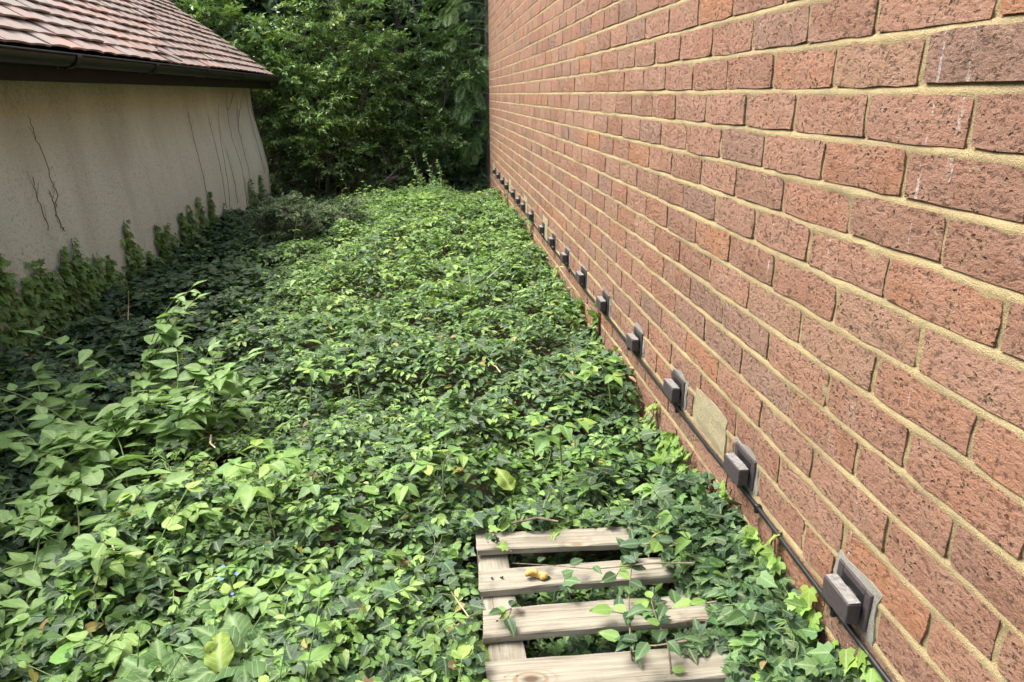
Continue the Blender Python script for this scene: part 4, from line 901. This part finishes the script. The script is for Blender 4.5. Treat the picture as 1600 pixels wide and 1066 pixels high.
# conifer by the end of the brick wall
def conifer(name, label, base, top, rad, nb, nf, fl, cols, group=None, zmin=0.1, tpl=None, spread=0.3):
    root = empty(name, tuple(base), label, 'conifer', group); wood = MB(); n = 10; t = np.linspace(0, 1, n)[:, None]; P = np.array(base)*(1-t)+np.array(top)*t
    wood.tube(local(P, root), np.linspace(0.07, 0.012, n), 7); P_, D_, N_, S_, C_ = [], [], [], [], []
    for q in range(nb):
        tb = zmin+(1-zmin)*q/nb; p = P[0]*(1-tb)+P[-1]*tb; az = q*2.4+U(-0.4, 0.4); ln = rad*(1.0-0.72*tb)*U(0.75, 1.15); db = np.array([math.cos(az), math.sin(az), 0.25])
        tt = np.linspace(0, 1, 6)[:, None]; B = p+db*ln*tt-np.array([0, 0, 0.45*ln])*tt**2; wood.tube(local(B, root), np.linspace(0.014, 0.003, 6), 4, cap=False)
        m = nf; tf = U(0.3, 1.0, m); pp = np.stack([np.interp(tf, tt[:, 0], B[:, k]) for k in range(3)], 1)+rng.normal(0, 0.05 if tpl is None else 0.11, (m, 3)); fa = az+rng.normal(0, 0.85, m)
        P_.append(pp); D_.append(np.stack([np.cos(fa), np.sin(fa), rng.normal(-0.25, 0.35, m)], 1)); N_.append(up_normals(m, spread)); S_.append(fl*U(0.7, 1.25, m)); C_.append(mixcol(cols[0], cols[1], np.clip(tf*0.8+rng.normal(0, 0.2, m), 0, 1), 0.15))
    wood.build('trunk', M['bark'], root); mb = MB(); P_, D_, N_, S_, C_ = map(np.concatenate, (P_, D_, N_, S_, C_)); mb.leaves(tpl or T_con, local(P_, root), D_, N_, S_, C_); mb.build('crown', M['tree'], root)
b = np.array([0.75, 9.6, 0.0]); b[2] = gz(b[0], b[1])
conifer('cypress_tree', 'feathery cypress with drooping sprays at the end of the brick wall', b, (0.72, 9.6, 4.6), 1.15, 76, 28, 0.25, ((0.065, 0.135, 0.045), (0.17, 0.29, 0.08)))
# dark evergreens closing the view
for q, (x, y, hh, rad, lb) in enumerate(((-3.6, 10.6, 7.2, 1.9, 'dark evergreen behind the garage roof'), (-1.9, 10.9, 7.4, 1.9, 'dark evergreen behind the light shrub tree'), (-0.4, 11.0, 7.6, 1.9, 'dark evergreen behind the middle of the hedge'),
                                         (1.2, 11.3, 7.2, 1.9, 'dark evergreen behind the cypress'), (-5.4, 10.4, 6.6, 1.8, 'dark evergreen far behind the garage'))):
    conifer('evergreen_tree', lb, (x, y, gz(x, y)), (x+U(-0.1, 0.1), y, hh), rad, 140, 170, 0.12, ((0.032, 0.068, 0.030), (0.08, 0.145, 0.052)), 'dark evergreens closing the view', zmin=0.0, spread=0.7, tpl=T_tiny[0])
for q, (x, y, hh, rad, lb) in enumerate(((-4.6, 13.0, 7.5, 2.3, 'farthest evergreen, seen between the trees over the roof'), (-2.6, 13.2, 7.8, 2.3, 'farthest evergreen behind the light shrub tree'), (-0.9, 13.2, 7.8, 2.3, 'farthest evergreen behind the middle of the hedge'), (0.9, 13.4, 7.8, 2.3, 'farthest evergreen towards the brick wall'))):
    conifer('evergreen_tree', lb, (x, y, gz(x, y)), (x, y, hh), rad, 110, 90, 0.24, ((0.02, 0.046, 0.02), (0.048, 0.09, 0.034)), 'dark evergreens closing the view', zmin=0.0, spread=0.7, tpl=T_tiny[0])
# undergrowth in front of the trunks, glossy low shrub
b = at(455, 352, 5.5); b[2] = gz(b[0], b[1])
stems_shrub('glossy_shrub', 'low dark shrub with tiny glossy leaves by the end of the beige wall', b,
            [((at(420, 318, 5.5)), (-0.1, 0)), ((at(450, 312, 5.45)), (0, 0)), ((at(490, 318, 5.45)), (0.1, 0)), ((at(520, 335, 5.5)), (0.2, 0)), ((at(405, 335, 5.5)), (-0.2, 0)), ((at(470, 330, 5.25)), (0.05, -0.2))],
            22, 0.20, 8, 0.11, 14, 0.029, T_tiny, ((0.035, 0.07, 0.03), (0.075, 0.125, 0.05)), 'ivy', 'shrub', cstart=0.1, trunk_r=0.007)
b = at(455, 300, 8.6); b[2] = gz(b[0], b[1])
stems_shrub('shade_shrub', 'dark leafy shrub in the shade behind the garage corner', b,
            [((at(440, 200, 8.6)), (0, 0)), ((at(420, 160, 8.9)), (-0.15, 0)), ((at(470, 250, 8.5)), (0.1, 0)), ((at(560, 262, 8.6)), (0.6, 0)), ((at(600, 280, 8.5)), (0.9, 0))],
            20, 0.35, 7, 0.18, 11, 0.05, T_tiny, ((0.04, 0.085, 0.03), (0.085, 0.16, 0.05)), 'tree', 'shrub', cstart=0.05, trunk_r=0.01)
lg = empty('fallen_branch', tuple(at(555, 312, 8.3)), 'grey fallen branch leaning in the shade under the trees', 'branch')
P = np.array([at(548, 316, 8.3), at(570, 300, 8.4), at(600, 284, 8.5), at(622, 276, 8.6)]); mb = MB(); mb.tube(local(P, lg), [0.035, 0.03, 0.026, 0.02], 8); mb.build('bough', M['bark'], lg)
P = np.array([at(600, 284, 8.5), at(615, 270, 8.5), at(624, 258, 8.5)]); mb = MB(); mb.tube(local(P, lg), [0.014, 0.01, 0.006], 6); mb.build('side_branch', M['bark'], lg)

# ---------------------------------------------------------------- wooden pallet
PZ = 0.16
pallet = empty('wooden_pallet', (0.33, 1.1, 0.0), 'weathered wooden slatted pallet lying beside the brick wall, half under ivy', 'pallet')
def board(name, x0, x1, y0, y1, z0, z1, rot=0.0, nx=14, ny=4, jit=0.0012):
    L, Wd, Hh = x1-x0, y1-y0, z1-z0; V, Q = [], []
    xs = np.linspace(-L/2, L/2, nx)
    prof = [(-Wd/2, -Hh/2), (-Wd/2, Hh/2-0.003), (-Wd/2+0.003, Hh/2), (0, Hh/2), (Wd/2-0.003, Hh/2), (Wd/2, Hh/2-0.003), (Wd/2, -Hh/2)]; n = len(prof)
    for k, x in enumerate(xs):
        e = 0.004*(vnoise(np.array([x*6]), np.array([y0*9]), 7)[0]-0.5)
        for a, c in prof: V.append([x+(rng.normal(0, 0.002) if k in (0, nx-1) else 0), a+e+rng.normal(0, jit*0.5), c+rng.normal(0, jit*0.5)+0.003*math.sin(x*5+y0*30)])
    for k in range(nx-1):
        for j in range(n): Q.append([k*n+j, k*n+(j+1) % n, (k+1)*n+(j+1) % n, (k+1)*n+j])
    me = MB(); me.add(V, Q=Q); m = me.mesh(name, smooth=False)
    import bmesh
    bm = bmesh.new(); bm.from_mesh(m); bmesh.ops.holes_fill(bm, edges=[e for e in bm.edges if e.is_boundary]); bmesh.ops.recalc_face_normals(bm, faces=bm.faces); bm.to_mesh(m); bm.free()
    o = link(name, m, M['wood'], pallet); o.location = tuple(local(((x0+x1)/2, (y0+y1)/2, (z0+z1)/2), pallet)); o.rotation_euler = (0, 0, rot); return o
for x0, ya, yb, rt, dz in ((0.070, 1.380, 1.448, -0.02, 0), (0.067, 1.246, 1.316, 0.0, 0.001), (0.066, 1.106, 1.184, -0.006, 0), (0.064, 0.965, 1.044, 0.004, 0.0015), (0.062, 0.83, 0.905, 0, 0), (0.06, 0.69, 0.765, 0, 0)):
    board('slat', x0, 0.605, ya, yb, PZ-0.0165+dz, PZ+dz, rt)
def bearer(x0, x1):
    o = board('bearer', 0.66, 1.435, -x1, -x0, 0.045, PZ-0.0225); o.rotation_euler = (0, 0, math.pi/2)
    o.location = tuple(local(((x0+x1)/2, (0.66+1.435)/2, (0.045+PZ-0.0225)/2), pallet)); return o
bearer(0.072, 0.142); bearer(0.535, 0.600)
for sx in (0.095, 0.118, 0.555, 0.58):
    for ys_ in (1.41, 1.28, 1.145, 1.0):
        mb = MB(); mb.tube(local(np.array([[sx+U(-.006, .006), ys_+U(-.012, .012), PZ-0.004], [sx, ys_, PZ+0.0025]]), pallet), 0.0024, 6); mb.build('nail', M['black'], pallet)
# curled tan scrap on the second slat
s0 = on_z(838, 903, PZ); sc = MB(); n = 14; t = np.linspace(0, 1, n)
Pp = np.stack([s0[0]-0.024+0.048*t, s0[1]+0.004*np.sin(t*5), PZ+0.009+0.003*np.sin(t*6)], 1); rr = 0.0085*np.array([0.35, 0.75, 0.95, 1.0, 0.95, 0.9, 0.85, 0.82, 0.85, 0.95, 1.1, 1.0, 0.75, 0.3])
root = tag(bpy.data.objects.new('dried_scrap', None), 'small curled orange-tan dried scrap on the second slat of the pallet', 'scrap'); col.objects.link(root); root.location = tuple(s0)
sc.tube(local(Pp, root), rr, 10); sc.V[0] = sc.V[0]+rng.normal(0, 0.0014, sc.V[0].shape); sc.build('crust', M['scrap'], root)
mb = MB(); mb.leaves(T_ov[1], local([s0+np.array([0.004, -0.002, 0.003])], root), np.array([[1.0, -0.25, 0.1]]), np.array([[0, -0.6, 1.0]]), 0.03, [(0.06, 0.10, 0.03)]); mb.build('leaf', M['leaf'], root)

# ivy and bramble lying over the pallet
def trailing(pts, label, nl, leaf, cols, tpls, mat, zoff=0.0):
    P = np.array(pts); t = np.linspace(0, len(P)-1, 24); P = np.stack([np.interp(t, np.arange(len(P)), P[:, k]) for k in range(3)], 1)
    for _ in range(3): P[1:-1] = (P[:-2]+2*P[1:-1]+P[2:])/4
    root = empty('trailing_stem', tuple(P[0]), label, 'creeper', 'stems trailing over the pallet'); mb = MB(); mb.tube(local(P, root), np.linspace(0.0022, 0.001, 24), 4); mb.build('stem', M['vine'], root)
    for k in range(nl):
        i0 = 1+int((k+0.5)/nl*22); p = P[i0]; az = U(0, 6.28)
        put_leaf(root, 'trail'+mat, tpls, cols, mat, p+np.array([0, 0, 0.006]), [math.cos(az), math.sin(az), U(-0.1, 0.4)], [U(-0.3, 0.3), U(-0.5, 0.1), 1], leaf*U(0.7, 1.15))
TRI = [(0.045, 0.095, 0.045), (0.06, 0.12, 0.05), (0.05, 0.11, 0.055), (0.08, 0.16, 0.06)]
def zz_p(u, v, z): return on_z(u, v, z)
trailing([zz_p(1085, 880, 0.24), zz_p(1010, 880, 0.23), zz_p(930, 890, 0.20), zz_p(880, 885, 0.185), zz_p(800, 880, 0.17)], 'thin bramble runner crossing the first two slats', 5, 0.035, TRI, T_ov, 'leaf')
trailing([zz_p(990, 1066, 0.13), zz_p(985, 1000, 0.19), zz_p(982, 930, 0.20), zz_p(988, 880, 0.21)], 'upright runner between the third and fourth slats', 7, 0.04, TRI, T_ov, 'leaf')
trailing([zz_p(1050, 1066, 0.15), zz_p(1045, 1010, 0.19), zz_p(1025, 965, 0.22), zz_p(1015, 930, 0.22)], 'budding runner standing on the fourth slat', 6, 0.03, SHOOT, T_ov, 'leaf')
trailing([zz_p(780, 960, 0.185), zz_p(800, 950, 0.175), zz_p(790, 975, 0.17)], 'small leaf sprig resting on the near end of the third slat', 6, 0.035, TRI, T_ov, 'leaf')
trailing([zz_p(900, 955, 0.14), zz_p(885, 920, 0.18), zz_p(880, 895, 0.20)], 'short ivy sprig poking up beside the tan scrap', 5, 0.035, TRI, T_ivy, 'ivy')
trailing([zz_p(765, 825, 0.20), zz_p(768, 845, 0.18), zz_p(800, 862, 0.17)], 'green sprig hanging over the corner of the first slat', 4, 0.03, SHOOT, T_ivy, 'ivy')
trailing([zz_p(1120, 940, 0.26), zz_p(1050, 950, 0.23), zz_p(980, 960, 0.20), zz_p(950, 955, 0.18)], 'leafy runner over the third slat', 9, 0.045, TRI, T_ov, 'leaf')
trailing([zz_p(1080, 1000, 0.26), zz_p(1020, 1010, 0.22), zz_p(960, 1000, 0.16)], 'leafy runner over the gap before the fourth slat', 8, 0.04, TRI, T_ov, 'leaf')
trailing([zz_p(1060, 850, 0.27), zz_p(1000, 850, 0.24), zz_p(975, 880, 0.21), zz_p(960, 905, 0.19)], 'leafy runner spilling over the end of the second slat', 14, 0.045, TRI, T_ov, 'leaf')
# heap of ivy over the wall end of the pallet
m = 2400; x = U(0.40, 0.65, m); y = U(0.75, 1.5, m); bx = pal_edge(y); e = sstep(bx-0.01, bx+0.10, x); z = PZ+0.005+0.10*e*U(0.0, 1.0, m)+0.03*(vnoise(x*16, y*16, 55)-0.3); mb = MB(); wh = rng.integers(4, size=m)
keep = e+0.35*vnoise(x*20, y*20, 57) > 0.28
for q in range(4):
    s = (wh == q) & keep; mb.leaves(T_ivy[q], np.stack([x, y, z], 1)[s], rand_dirs(int(s.sum()), -0.1, 0.3), up_normals(int(s.sum()), 0.75)+np.array([-0.25, -0.15, 0]), U(0.016, 0.044, int(s.sum())), mixcol(DARK_IVY, (0.10, 0.18, 0.06), U(0, 1, int(s.sum()))**1.3, 0.2))
tag(mb.build('ivy_heap', M['ivy']), 'dark ivy heaped over the wall end of the pallet', 'ivy', kind='stuff')

# dry stems, twigs
for q, (a, c, r, mt, lb) in enumerate((((705, 925, .19), (733, 965, .17), .0018, 'straw', 'short pale straw lying beside the pallet edge'), ((640, 1025, .17), (752, 955, .2), .0012, 'vine', 'thin grey twig running up to the pallet corner'),
        ((765, 568, .22), (782, 582, .2), .003, 'straw', 'short brown stick in the middle of the creeper'), ((800, 818, .2), (872, 815, .2), .003, 'vine', 'dark stick just behind the pallet'),
        ((158, 840, .2), (180, 865, .19), .0022, 'straw', 'short tan stick among the leaves below the arching weeds'), ((60, 648, .14), (56, 632, .17), .0022, 'straw', 'pale stub of stalk in the dark ivy'), ((200, 500, .25), (201, 455, .38), .0022, 'straw', 'bare pale stalk beside the tallest weed'),
        ((330, 680, .22), (337, 700, .2), .003, 'straw', 'tan stick beside the small arching weed'), ((310, 430, .12), (318, 412, .16), .004, 'vine', 'reddish stick by the foot of the beige wall'))):
    A, B = on_z(a[0], a[1], a[2]), on_z(c[0], c[1], c[2]); P = np.array([A, (A+B)/2+rng.normal(0, 0.006, 3), B])
    root = empty('dry_stalk', tuple(A), lb, 'twig', 'dry stalks and sticks'); mb = MB(); mb.tube(local(P, root), [r, r*0.95, r*0.7], 6); mb.build('stalk', M[mt], root)
